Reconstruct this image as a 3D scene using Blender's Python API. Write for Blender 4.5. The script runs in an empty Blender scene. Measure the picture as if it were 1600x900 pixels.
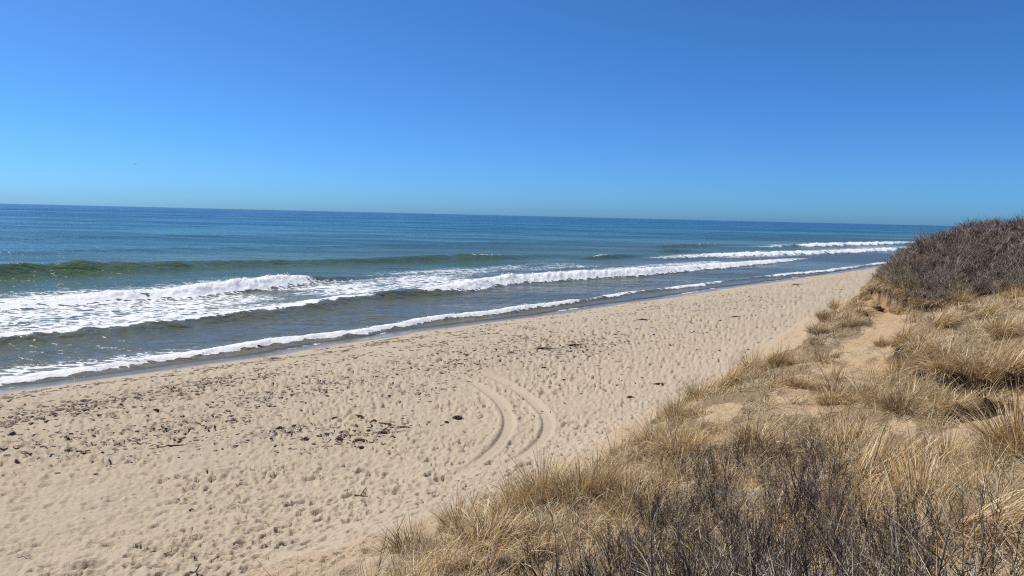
import bpy, math, random
import numpy as np
from mathutils import Matrix, Vector

random.seed(7)
rng = np.random.default_rng(11)
scene = bpy.context.scene
col = scene.collection

# ------------------------------------------------------------------ camera
EYE = 11.5
FPX = 1155.0
PITCH, ROLL = math.radians(5.6), math.radians(1.35)
F = np.array([0, math.cos(PITCH), -math.sin(PITCH)])
R0 = np.array([1.0, 0, 0])
U0 = np.cross(R0, F)
R = R0 * math.cos(ROLL) + U0 * math.sin(ROLL)
U = U0 * math.cos(ROLL) - R0 * math.sin(ROLL)
cd = bpy.data.cameras.new('camera')
cam = bpy.data.objects.new('camera', cd)
col.objects.link(cam)
cd.sensor_width = 36.0
cd.lens = 36.0 * FPX / 1600.0
cd.clip_start = 0.05
cd.clip_end = 200000.0
cam.matrix_world = Matrix(((R[0], U[0], -F[0], 0), (R[1], U[1], -F[1], 0), (R[2], U[2], -F[2], EYE), (0, 0, 0, 1)))
scene.camera = cam

# ------------------------------------------------------------------ sky and sun
SUN_AZ = math.radians(-64.0)     # measured from the view direction (+Y) towards +X
SUN_EL = math.radians(53.0)
world = bpy.data.worlds.new('World')
scene.world = world
world.use_nodes = True
wn = world.node_tree
wn.nodes.clear()
sky = wn.nodes.new('ShaderNodeTexSky')
sky.sky_type = 'NISHITA'
sky.sun_disc = False
sky.sun_elevation = SUN_EL
sky.sun_rotation = SUN_AZ
sky.altitude = 0
sky.air_density = 0.6
sky.dust_density = 0.7
sky.ozone_density = 10.0
bg = wn.nodes.new('ShaderNodeBackground')
bg.inputs['Strength'].default_value = 0.131
wo = wn.nodes.new('ShaderNodeOutputWorld')
tone = wn.nodes.new('ShaderNodeMix')          # one even white-balance filter over the whole sky
tone.data_type = 'RGBA'
tone.blend_type = 'MULTIPLY'
tone.inputs[0].default_value = 1.0
tone.inputs[7].default_value = (0.45, 0.79, 1.0, 1)
wn.links.new(sky.outputs[0], tone.inputs[6])
wn.links.new(tone.outputs[2], bg.inputs[0])
wn.links.new(bg.outputs[0], wo.inputs[0])

sd = bpy.data.lights.new('sun', 'SUN')
sd.energy = 5.0
sd.angle = math.radians(0.53)
sd.color = (1.0, 0.955, 0.88)
sun = bpy.data.objects.new('sun', sd)
col.objects.link(sun)
sdir = Vector((math.sin(SUN_AZ) * math.cos(SUN_EL), math.cos(SUN_AZ) * math.cos(SUN_EL), math.sin(SUN_EL)))
sun.rotation_euler = sdir.to_track_quat('Z', 'Y').to_euler()
sun.location = sdir * 60

vs = scene.view_settings
vs.view_transform = 'Standard'
vs.look = 'None'
vs.gamma = 1.0
vs.exposure = 0.14
scene.cycles.use_denoising = False
scene.cycles.pixel_filter_type = 'BLACKMAN_HARRIS'
scene.cycles.filter_width = 1.2
scene.cycles.sample_clamp_direct = 1.8
scene.cycles.sample_clamp_indirect = 3.0
scene.cycles.max_bounces = 6
scene.cycles.transparent_max_bounces = 6

# ------------------------------------------------------------------ helpers
def pix_dist(x, y, d):
    """world point on the sight line through a photo pixel, d metres away on the plan"""
    r = F + R * (x - 800) / FPX + U * (450 - y) / FPX
    t = d / math.hypot(r[0], r[1])
    return np.array([0, 0, EYE]) + r * t

def pix_z(x, y, z):
    r = F + R * (x - 800) / FPX + U * (450 - y) / FPX
    return np.array([0, 0, EYE]) + r * ((z - EYE) / r[2])

def to_pix(p):
    q = p - np.array([0, 0, EYE])
    w = np.maximum(q @ F, 0.05)
    return 800 + FPX * (q @ R) / w, 450 - FPX * (q @ U) / w

AX = np.array([math.sin(math.radians(40)), math.cos(math.radians(40))])   # along the shore
OX = np.array([-AX[1], AX[0]])                                          # out to sea

def tn(x, y):
    return x * AX[0] + y * AX[1], x * OX[0] + y * OX[1]

def xy(t, n):
    return t * AX[0] + n * OX[0], t * AX[1] + n * OX[1]

def sstep(a, b, x):
    u = np.clip((x - a) / (b - a), 0, 1)
    return u * u * (3 - 2 * u)

def _hash(ix, iy, seed):
    h = (ix.astype(np.int64, copy=False) * 374761393 + iy.astype(np.int64, copy=False) * 668265263 + seed * 974634777) & 0xFFFFFFFF
    h = ((h ^ (h >> 13)) * 1274126177) & 0xFFFFFFFF
    h = ((h ^ (h >> 16)) * 2246822519) & 0xFFFFFFFF
    return (h ^ (h >> 15)) & 0xFFFFFFFF

def h01(ix, iy, seed):
    return _hash(ix, iy, seed) / 4294967295.0

_GA = (np.arange(1024) + 0.5) * 2 * np.pi / 1024
_GC, _GS = np.cos(_GA), np.sin(_GA)
def perlin(x, y, seed=0):
    x = np.asarray(x, float); y = np.asarray(y, float)
    ix = np.floor(x); iy = np.floor(y)
    fx = x - ix; fy = y - iy
    jx = ix.astype(np.int64); jy = iy.astype(np.int64)
    ux = fx * fx * fx * (fx * (fx * 6 - 15) + 10)
    uy = fy * fy * fy * (fy * (fy * 6 - 15) + 10)
    def g(dx, dy):
        a = _hash(jx + dx, jy + dy, seed) >> 22
        return _GC[a] * (fx - dx) + _GS[a] * (fy - dy)
    a = g(0, 0) * (1 - ux) + g(1, 0) * ux
    b = g(0, 1) * (1 - ux) + g(1, 1) * ux
    return (a * (1 - uy) + b * uy) * 1.41

def fbm(x, y, octv=4, seed=0, gain=0.5):
    s = 0; a = 1; tot = 0
    for k in range(octv):
        s = s + a * perlin(x * 2 ** k + 17.3 * k, y * 2 ** k - 9.1 * k, seed + k)
        tot += a; a *= gain
    return s / tot

def pits(x, y, cell, seed, ra, rb, depth, prob):
    """trodden sand: one oval print with a pushed-up rim in most cells of a jittered grid"""
    gx = np.floor(x / cell); gy = np.floor(y / cell)
    out = np.zeros_like(x)
    for dx in (-1, 0, 1):
        for dy in (-1, 0, 1):
            cx = gx + dx; cy = gy + dy
            px = (cx + h01(cx, cy, seed)) * cell
            py = (cy + h01(cx, cy, seed + 1)) * cell
            an = h01(cx, cy, seed + 2) * 1.3 - 0.1
            sc = 0.5 + 1.0 * h01(cx, cy, seed + 3)
            dp = depth * (0.35 + 1.0 * h01(cx, cy, seed + 4))
            on = h01(cx, cy, seed + 5) < prob
            ex = x - px; ey = y - py
            u = (ex * np.cos(an) + ey * np.sin(an)) / (ra * sc)
            v = (-ex * np.sin(an) + ey * np.cos(an)) / (rb * sc)
            r = np.sqrt(u * u + v * v)
            prof = -(1 - sstep(0.5, 0.95, r)) + 0.33 * np.exp(-((r - 1.25) / 0.28) ** 2)
            out += np.where(on, dp * prof, 0)
    return out

def mesh_np(name, verts, faces4=None, faces3=None, smooth=True, attrs=None, colors=None):
    me = bpy.data.meshes.new(name)
    verts = np.asarray(verts, np.float32)
    me.vertices.add(len(verts))
    me.vertices.foreach_set('co', verts.ravel())
    f4 = np.zeros((0, 4), np.int32) if faces4 is None else np.asarray(faces4, np.int32)
    f3 = np.zeros((0, 3), np.int32) if faces3 is None else np.asarray(faces3, np.int32)
    nl = f4.size + f3.size
    me.loops.add(nl)
    me.loops.foreach_set('vertex_index', np.concatenate([f4.ravel(), f3.ravel()]))
    me.polygons.add(len(f4) + len(f3))
    st = np.concatenate([np.arange(len(f4)) * 4, f4.size + np.arange(len(f3)) * 3]).astype(np.int32)
    me.polygons.foreach_set('loop_start', st)
    me.polygons.foreach_set('use_smooth', np.full(len(st), smooth, bool))
    me.update(calc_edges=True)
    for k, v in (attrs or {}).items():
        at = me.attributes.new(k, 'FLOAT', 'POINT')
        at.data.foreach_set('value', np.asarray(v, np.float32))
    if colors is not None:
        at = me.attributes.new('tint', 'FLOAT_COLOR', 'POINT')
        c = np.ones((len(verts), 4), np.float32); c[:, :3] = colors
        at.data.foreach_set('color', c.ravel())
    return me

def link(name, data, mat=None, parent=None, **props):
    o = bpy.data.objects.new(name, data)
    if mat is not None and data is not None and len(data.materials) == 0:
        data.materials.append(mat)
    col.objects.link(o)
    if parent is not None:
        o.parent = parent
    for k, v in props.items():
        if v is not None:
            o[k] = v
    return o

def grid_faces(nr, nc, keep=None):
    i = np.arange(nr - 1)[:, None] * nc + np.arange(nc - 1)[None, :]
    f = np.stack([i, i + 1, i + 1 + nc, i + nc], -1).reshape(-1, 4)
    if keep is not None:
        f = f[keep.ravel()[f].any(axis=1)]
    return f

def compact(verts, faces, attrs):
    used = np.zeros(len(verts), bool); used[faces.ravel()] = True
    idx = np.cumsum(used) - 1
    return verts[used], idx[faces], {k: v[used] for k, v in attrs.items()}

# --- material helper
class NT:
    def __init__(self, name):
        self.m = bpy.data.materials.new(name); self.m.use_nodes = True
        self.t = self.m.node_tree; self.t.nodes.clear()
        self.out = self.t.nodes.new('ShaderNodeOutputMaterial')
    def n(self, typ, **kw):
        nd = self.t.nodes.new(typ)
        for k, v in kw.items():
            if k.startswith('_'):
                setattr(nd, k[1:], v)
        return nd
    def l(self, a, b): self.t.links.new(a, b)
    def setin(self, node, name, v):
        s = node.inputs[name]
        if hasattr(v, 'is_output'): self.l(v, s)
        else: s.default_value = v
    def attr(self, name, colr=False):
        nd = self.n('ShaderNodeAttribute'); nd.attribute_name = name
        return nd.outputs['Color' if colr else 'Fac']
    def pos(self, scale=(1, 1, 1), rotz=0.0):
        g = self.n('ShaderNodeNewGeometry')
        mp = self.n('ShaderNodeMapping')
        mp.inputs['Scale'].default_value = scale
        mp.inputs['Rotation'].default_value = (0, 0, rotz)
        self.l(g.outputs['Position'], mp.inputs['Vector'])
        return mp.outputs[0]
    def noise(self, vec, scale, detail=3, rough=0.55, dist=0.0):
        nd = self.n('ShaderNodeTexNoise')
        self.l(vec, nd.inputs['Vector'])
        nd.inputs['Scale'].default_value = scale
        nd.inputs['Detail'].default_value = detail
        nd.inputs['Roughness'].default_value = rough
        nd.inputs['Distortion'].default_value = dist
        return nd.outputs['Fac']
    def math(self, op, a, b=0.0, c=None, clamp=False):
        nd = self.n('ShaderNodeMath'); nd.operation = op; nd.use_clamp = clamp
        for i, v in enumerate((a, b) if c is None else (a, b, c)):
            if hasattr(v, 'is_output'): self.l(v, nd.inputs[i])
            else: nd.inputs[i].default_value = v
        return nd.outputs[0]
    def ramp(self, fac, lo, hi, a=0.0, b=1.0, smooth=True):
        nd = self.n('ShaderNodeMapRange')
        nd.interpolation_type = 'SMOOTHSTEP' if smooth else 'LINEAR'
        self.setin(nd, 0, fac)
        for i, v in zip((1, 2, 3, 4), (lo, hi, a, b)):
            if hasattr(v, 'is_output'): self.l(v, nd.inputs[i])
            else: nd.inputs[i].default_value = v
        return nd.outputs[0]
    def mix(self, fac, a, b):
        nd = self.n('ShaderNodeMix'); nd.data_type = 'RGBA'
        self.setin(nd, 0, fac)
        for i, v in ((6, a), (7, b)):
            if hasattr(v, 'is_output'): self.l(v, nd.inputs[i])
            else: nd.inputs[i].default_value = (*v, 1)
        return nd.outputs[2]
    def bump(self, height, dist, strength=1.0, normal=None):
        nd = self.n('ShaderNodeBump')
        nd.inputs['Distance'].default_value = dist
        nd.inputs['Strength'].default_value = strength
        self.l(height, nd.inputs['Height'])
        if normal is not None: self.l(normal, nd.inputs['Normal'])
        return nd.outputs[0]
    def bsdf(self, colr, rough=0.8, spec=0.3, normal=None, **kw):
        p = self.n('ShaderNodeBsdfPrincipled')
        if hasattr(colr, 'is_output'): self.l(colr, p.inputs['Base Color'])
        else: p.inputs['Base Color'].default_value = (*colr, 1)
        self.setin(p, 'Roughness', rough)
        self.setin(p, 'Specular IOR Level', spec)
        if normal is not None: self.l(normal, p.inputs['Normal'])
        for k, v in kw.items(): self.setin(p, k, v)
        return p.outputs[0]
    def mixs(self, fac, a, b):
        nd = self.n('ShaderNodeMixShader'); self.setin(nd, 0, fac)
        self.l(a, nd.inputs[1]); self.l(b, nd.inputs[2])
        return nd.outputs[0]
    def done(self, s):
        self.l(s, self.out.inputs['Surface']); return self.m

# ------------------------------------------------------------------ materials
SAND = (0.50, 0.385, 0.262)
def sand_material():
    M = NT('beach_sand')
    P = M.pos()
    c = M.mix(M.noise(P, 0.22, 4), (0.43, 0.350, 0.248), (0.365, 0.290, 0.198))
    c = M.mix(M.ramp(M.noise(P, 9.0, 3), 0.35, 0.75, 0, 0.4), c, (0.29, 0.22, 0.15))
    c = M.mix(M.ramp(M.noise(P, 60.0, 2, 0.8), 0.3, 0.8, 0, 0.4), c, (0.47, 0.385, 0.28))
    # brown weed crumbs lying in streaks along the shore
    st = M.noise(M.pos((0.10, 0.75, 1), math.radians(-50)), 1.6, 5, 0.65)
    lit = M.math('MULTIPLY', M.ramp(st, 0.44, 0.60), M.attr('weed'))
    sp = M.ramp(M.noise(P, 7.0, 4, 0.7), 0.50, 0.60)
    c = M.mix(M.math('MULTIPLY', M.math('MULTIPLY', lit, sp), 0.75), c, (0.16, 0.105, 0.065))
    wet = M.attr('wet')
    c = M.mix(wet, c, (0.17, 0.13, 0.095))
    h = M.math('ADD', M.noise(P, 5.0, 4, 0.6), M.math('MULTIPLY', M.noise(P, 28.0, 3, 0.6), 0.35))
    dry = M.math('SUBTRACT', 1.0, wet)
    nb = M.n('ShaderNodeBump'); nb.inputs['Distance'].default_value = 0.05
    M.l(h, nb.inputs['Height']); M.l(M.math('MULTIPLY', M.math('MULTIPLY', dry, M.attr('trod')), 0.9), nb.inputs['Strength'])
    r = M.ramp(wet, 0, 1, 0.95, 0.16, False)
    return M.done(M.bsdf(c, r, M.ramp(wet, 0, 1, 0.15, 0.5, False), nb.outputs[0]))

def dune_material():
    M = NT('dune_sand')
    P = M.pos()
    c = M.mix(M.noise(P, 0.5, 4), (0.43, 0.34, 0.235), (0.38, 0.28, 0.175))
    c = M.mix(M.ramp(M.noise(P, 14.0, 4, 0.7), 0.4, 0.75, 0, 0.5), c, (0.33, 0.22, 0.12))
    ora = M.mix(M.noise(P, 2.2, 4), (0.44, 0.235, 0.09), (0.46, 0.32, 0.16))
    c = M.mix(M.attr('clay'), c, ora)
    th = M.mix(M.noise(P, 6.0, 5, 0.7), (0.075, 0.050, 0.027), (0.28, 0.20, 0.108))  # thatch brown, darkened to paint deep shade into gaps between tufts
    cov = M.math('ADD', M.attr('cover'), M.math('MULTIPLY', M.math('SUBTRACT', M.noise(P, 1.8, 4, 0.6), 0.5), 0.7))
    c = M.mix(M.ramp(cov, 0.34, 0.85, 0, 0.8), c, th)
    fl = M.ramp(M.noise(M.pos((1, 1, 1)), 11.0, 5, 0.75), 0.52, 0.62)
    c = M.mix(M.math('MULTIPLY', fl, M.ramp(M.attr('cover'), 0.0, 0.08, 0.0, 0.6)), c, (0.20, 0.135, 0.07))
    c = M.mix(M.math('MULTIPLY', M.attr('soil'), M.ramp(M.noise(P, 1.6, 4, 0.6), 0.35, 0.6, 0.25, 0.95)), c, M.mix(M.noise(P, 5.0, 4), (0.05, 0.034, 0.022), (0.125, 0.082, 0.048)))  # dark topsoil whose colour also paints the shadow on scarp faces
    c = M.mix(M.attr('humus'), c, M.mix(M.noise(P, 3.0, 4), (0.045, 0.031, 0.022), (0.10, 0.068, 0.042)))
    h = M.math('ADD', M.noise(P, 4.0, 5, 0.65), M.math('MULTIPLY', M.noise(P, 22.0, 3, 0.6), 0.4))
    return M.done(M.bsdf(c, 0.95, 0.1, M.bump(h, 0.10, 0.8)))

def tint_material(name, rough=0.6, spec=0.25, transl=0.0):
    M = NT(name)
    c = M.attr('tint', True)
    s = M.bsdf(c, rough, spec)
    if transl > 0:
        tr = M.n('ShaderNodeBsdfTranslucent'); M.l(c, tr.inputs['Color'])
        s = M.mixs(transl, s, tr.outputs[0])
    return M.done(s)

def sea_material():
    M = NT('sea_water')
    P = M.pos()
    n = M.attr('offshore')
    # body colour of the water: stirred-up sand near the beach, clear and deep outside
    c = M.mix(M.ramp(n, 52, 62), (0.20, 0.165, 0.10), (0.120, 0.122, 0.076))
    c = M.mix(M.ramp(n, 84, 118), c, (0.080, 0.112, 0.040))
    c = M.mix(M.ramp(n, 142, 230), c, (0.036, 0.092, 0.068))
    c = M.mix(M.ramp(n, 200, 480), c, (0.010, 0.065, 0.080))
    c = M.mix(M.ramp(n, 400, 1600), c, (0.003, 0.026, 0.058))
    # gusts ruffle long patches; their reflection of darker high sky is painted into colour
    gust = M.math('ADD', M.math('MULTIPLY', M.noise(M.pos((0.25, 1, 1), math.radians(-70)), 0.035, 5, 0.7), 0.5), M.math('MULTIPLY', M.noise(M.pos((0.25, 1, 1), math.radians(-90)), 0.006, 5, 0.7), 0.5))
    ruf = M.ramp(gust, 0.40, 0.60)
    c = M.mix(M.math('MULTIPLY', ruf, 0.45), c, (0.004, 0.028, 0.05))
    W = M.pos((0.45, 1, 1), math.radians(-50))
    b1 = M.bump(M.noise(W, 0.09, 5, 0.65), 2.6, 1.0)
    b2 = M.bump(M.noise(W, 0.55, 4, 0.6), 0.34, 1.0, b1)
    b3 = M.bump(M.noise(W, 3.2, 3, 0.6), 0.030, 0.9, b2)
    water = M.bsdf(c, M.ramp(ruf, 0, 1, 0.12, 0.26), M.ramp(ruf, 0, 1, 0.27, 0.17), b3, IOR=1.333)
    # foam
    f = M.attr('foam')
    W2 = M.pos((0.55, 1, 1), math.radians(-50))
    lace = M.n('ShaderNodeTexVoronoi'); lace.feature = 'DISTANCE_TO_EDGE'; lace.inputs['Scale'].default_value = 0.9
    warp = M.n('ShaderNodeVectorMath'); warp.operation = 'ADD'
    nz = M.n('ShaderNodeTexNoise'); nz.inputs['Scale'].default_value = 1.3; nz.inputs['Detail'].default_value = 4
    M.l(W2, nz.inputs['Vector'])
    sc = M.n('ShaderNodeVectorMath'); sc.operation = 'SCALE'; sc.inputs['Scale'].default_value = 1.8
    M.l(nz.outputs['Color'], sc.inputs[0]); M.l(W2, warp.inputs[0]); M.l(sc.outputs[0], warp.inputs[1])
    M.l(warp.outputs[0], lace.inputs['Vector'])
    lc = M.ramp(lace.outputs['Distance'], 0.0, 0.35, 1.0, 0.0)
    pat = M.math('ADD', M.math('MULTIPLY', lc, 0.44), M.math('MULTIPLY', M.noise(W2, 0.9, 6, 0.75), 0.56))
    th = M.math('SUBTRACT', 1.0, f)
    mask = M.ramp(M.math('SUBTRACT', pat, M.math('MULTIPLY', th, 0.80)), 0.0, 0.10)
    mask = M.math('MULTIPLY', mask, M.ramp(f, 0.02, 0.12))
    fb = M.bump(M.noise(P, 1.6, 4, 0.6), 0.12, 0.6)
    foam = M.bsdf((0.93, 0.92, 0.90), 0.75, 0.2, fb)
    ft = M.n('ShaderNodeBsdfTranslucent'); ft.inputs['Color'].default_value = (0.88, 0.87, 0.85, 1); M.l(fb, ft.inputs['Normal'])
    foam = M.mixs(0.25, foam, ft.outputs[0])
    s = M.mixs(mask, water, foam)
    tr = M.n('ShaderNodeBsdfTransparent')
    s = M.mixs(M.math('MAXIMUM', M.ramp(M.attr('depth'), 0.0, 0.22), M.math('MULTIPLY', mask, 0.95)), tr.outputs[0], s)
    return M.done(s)

MAT_SAND = sand_material()
MAT_DUNE = dune_material()
MAT_SEA = sea_material()
MAT_GRASS = tint_material('dry_grass', 0.5, 0.35, 0.25)
MAT_TWIG = tint_material('bare_twig', 0.65, 0.3)
MAT_WEED = tint_material('dried_seaweed', 0.75, 0.2)
def soil_material():
    M = NT('turf_soil')
    P = M.pos()
    c = M.mix(M.noise(P, 9.0, 4), (0.10, 0.065, 0.04), (0.24, 0.16, 0.09))
    return M.done(M.bsdf(c, 0.95, 0.1, M.bump(M.noise(P, 20.0, 4), 0.03)))
MAT_SOIL = soil_material()

# ------------------------------------------------------------------ beach
def shore_wobble(t):
    return 0.9 * perlin(t / 19.0, t * 0 + 3.3, 5) + 0.5 * perlin(t / 7.0, t * 0 + 1.3, 6)

PN = np.array([-50, 8, 10, 12, 14, 16.5, 22, 30, 38, 43, 46, 53.5, 60, 75, 100, 400])
PZ = np.array([4.2, 4.7, 4.55, 4.1, 3.4, 2.75, 2.35, 2.1, 1.75, 1.42, 1.05, 0.0, -0.7, -1.8, -3, -12])
def beach_base(t, n):
    nn = n + shore_wobble(t) * sstep(20, 40, n)
    z = 0
    for k in (-1.2, -0.6, 0, 0.6, 1.2):
        z = z + np.interp(nn + k, PN, PZ) / 5
    z = z + 0.10 * fbm(t / 14, n / 8, 3, 21) * sstep(56, 48, n)
    # berm scarplet at the near end
    return z

TRK = []
for pts in ([(640, 826), (690, 790), (722, 765), (748, 742), (776, 716), (794, 690), (797, 662), (789, 640), (768, 617), (742, 598), (700, 578), (640, 556)],
            [(728, 812), (770, 780), (800, 752), (826, 732), (846, 710), (858, 688), (856, 664), (845, 645), (822, 622), (795, 602), (752, 580), (690, 556)]):
    TRK.append(np.array([pix_z(px, py, 2.15)[:2] for px, py in pts]))

def poly_dist(x, y, pl):
    best = np.full(x.shape, 1e9); sgn = np.zeros_like(x); par = np.zeros_like(x); acc = 0
    for a, b in zip(pl[:-1], pl[1:]):
        d = b - a; L = math.hypot(*d)
        u = np.clip(((x - a[0]) * d[0] + (y - a[1]) * d[1]) / L ** 2, 0, 1)
        qx = x - a[0] - u * d[0]; qy = y - a[1] - u * d[1]
        r = np.hypot(qx, qy)
        m = r < best
        best = np.where(m, r, best)
        sgn = np.where(m, np.sign(d[0] * qy - d[1] * qx), sgn)
        par = np.where(m, acc + u * L, par)
        acc += L
    return best, sgn, par / acc

def smooth_line(pl, k=3):
    t = np.linspace(0, 1, len(pl)); tt = np.linspace(0, 1, len(pl) * k)
    q = np.stack([np.interp(tt, t, pl[:, i]) for i in (0, 1)], 1)
    for _ in range(2 * k):
        q[1:-1] = 0.25 * q[:-2] + 0.5 * q[1:-1] + 0.25 * q[2:]
    return q
TRK = [smooth_line(p) for p in TRK]

def trod_mask(t, n):
    edge = 43.0 + 2.2 * fbm(t / 9, n * 0 + 0.7, 2, 31) - 6.5 * np.exp(-((t - 36) / 9) ** 2) - 3.5 * np.exp(-((t - 66) / 14) ** 2)
    return 1 - sstep(edge - 0.6, edge + 2.2, n)

TRAILS = []
_tr = random.Random(5)
for _k in range(16):
    t0, n0 = _tr.uniform(6, 60), _tr.uniform(19, 43)
    hd = _tr.choice((0, math.pi)) + _tr.gauss(0, 0.35)
    pr = []
    for i in range(_tr.randint(25, 60)):
        hd += _tr.gauss(0, 0.05)
        t0 += math.cos(hd) * 0.72; n0 += math.sin(hd) * 0.72
        sdx = 0.13 if i % 2 else -0.13
        px_, py_ = xy(t0 - math.sin(hd) * sdx, n0 + math.cos(hd) * sdx)
        ang = math.atan2(AX[1] * math.cos(hd) + OX[1] * math.sin(hd), AX[0] * math.cos(hd) + OX[0] * math.sin(hd))
        pr.append((px_, py_, ang + _tr.gauss(0, .15), _tr.uniform(0.06, 0.12)))
    TRAILS.append(pr)

def trails(x, y):
    out = np.zeros_like(x)
    near = np.nonzero(np.hypot(x, y) < 75)[0]
    near = near[np.argsort(x[near], kind='stable')]
    xs = x[near]
    for pr in TRAILS:
        for px, py, an, dp in pr:
            a, b = np.searchsorted(xs, (px - 0.4, px + 0.4))
            k = near[a:b]
            k = k[np.abs(y[k] - py) < 0.4]
            if len(k):
                ex, ey = x[k] - px, y[k] - py
                u = (ex * math.cos(an) + ey * math.sin(an)) / 0.19; v = (-ex * math.sin(an) + ey * math.cos(an)) / 0.105
                r = np.sqrt(u * u + v * v)
                out[k] += dp * (-(1 - sstep(0.55, 0.95, r)) + 0.4 * np.exp(-((r - 1.2) / 0.25) ** 2))
    return out

def beach_height(x, y):
    t, n = tn(x, y)
    z = beach_base(t, n)
    trod = trod_mask(t, n)
    amt = trod * (0.50 + 0.75 * sstep(-0.30, 0.25, fbm(x / 5, y / 3.2, 4, 41)))
    rut = np.ones_like(x); rz = np.zeros_like(x)
    for pl in TRK:
        bx = (x > pl[:, 0].min() - 1) & (x < pl[:, 0].max() + 1) & (y > pl[:, 1].min() - 1) & (y < pl[:, 1].max() + 1)
        d, s, u = poly_dist(x[bx], y[bx], pl)
        fade = sstep(0, 0.34, u) * sstep(1.0, 0.74, u)
        prof = -0.095 * (1 - sstep(0.20, 0.28, d)) + 0.04 * np.exp(-((d - 0.39) / 0.11) ** 2)
        rz[bx] += prof * fade
        rut[bx] *= 1 - 0.95 * (1 - sstep(0.28, 0.5, d)) * fade ** 0.5
    k = np.nonzero((trod > 0) & (n > 6))[0]; xk, yk = x[k], y[k]
    p = np.zeros_like(x)
    p[k] = pits(xk, yk, 0.41, 101, 0.20, 0.105, 0.105, 0.72) + pits(xk + 7.7, yk, 0.25, 201, 0.12, 0.065, 0.065, 0.75) \
        + pits(xk, yk + 3.1, 1.7, 301, 0.34, 0.22, 0.12, 0.55)
    z = z + (p + 0.055 * fbm(x / 0.9, y / 0.9, 3, 51) + 0.08 * fbm((x * 0.87 + y * 0.5) / 1.7, (y * 0.87 - x * 0.5) / 0.6, 3, 55)) * amt * rut + rz + trails(x, y) * trod * rut
    z = z + 0.010 * fbm(x / 0.5, y / 0.8, 2, 61) * (1 - trod)
    # little cut edge left by the last tide
    e = 45.6 + 0.8 * fbm(t / 6, n * 0 + 2, 3, 71)
    z = z + 0.13 * sstep(e + 0.15, e - 0.15, n) * sstep(5, 14, t) * sstep(44, 30, t) * np.exp(-np.maximum(e - n, 0) / 3.0)
    return z

def build_beach():
    az = np.radians(np.concatenate([np.linspace(-85, -40, 24)[:-1], np.linspace(-40, 31, 830), np.linspace(31, 60, 16)[1:]]))
    inv = np.linspace(1 / 9.5, 1 / 330.0, 500)
    d = 1 / inv
    d = np.concatenate([d, [420, 600, 1000, 2000]])
    A, D = np.meshgrid(az, d)
    x = (np.sin(A) * D).ravel(); y = (np.cos(A) * D).ravel()
    z = beach_height(x, y)
    t, n = tn(x, y)
    wet = sstep(48.9, 50.8, n + 1.1 * fbm(t / 5, n / 3, 3, 81))
    weed = sstep(53, 46, n) * sstep(24, 33, n) * (0.25 + 0.75 * sstep(-0.1, 0.25, fbm(t / 12, n / 5, 3, 91)))
    keep = (n < 66) & (n > 7)
    f = grid_faces(len(d), len(az), keep)
    v, f, at = compact(np.stack([x, y, z], 1), f, dict(wet=wet, weed=weed, trod=trod_mask(t, n)))
    me = mesh_np('beach', v, f, attrs=at)
    link('beach', me, MAT_SAND, kind='structure', label='pale trodden sand beach running along the surf', category='beach')
build_beach()

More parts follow.
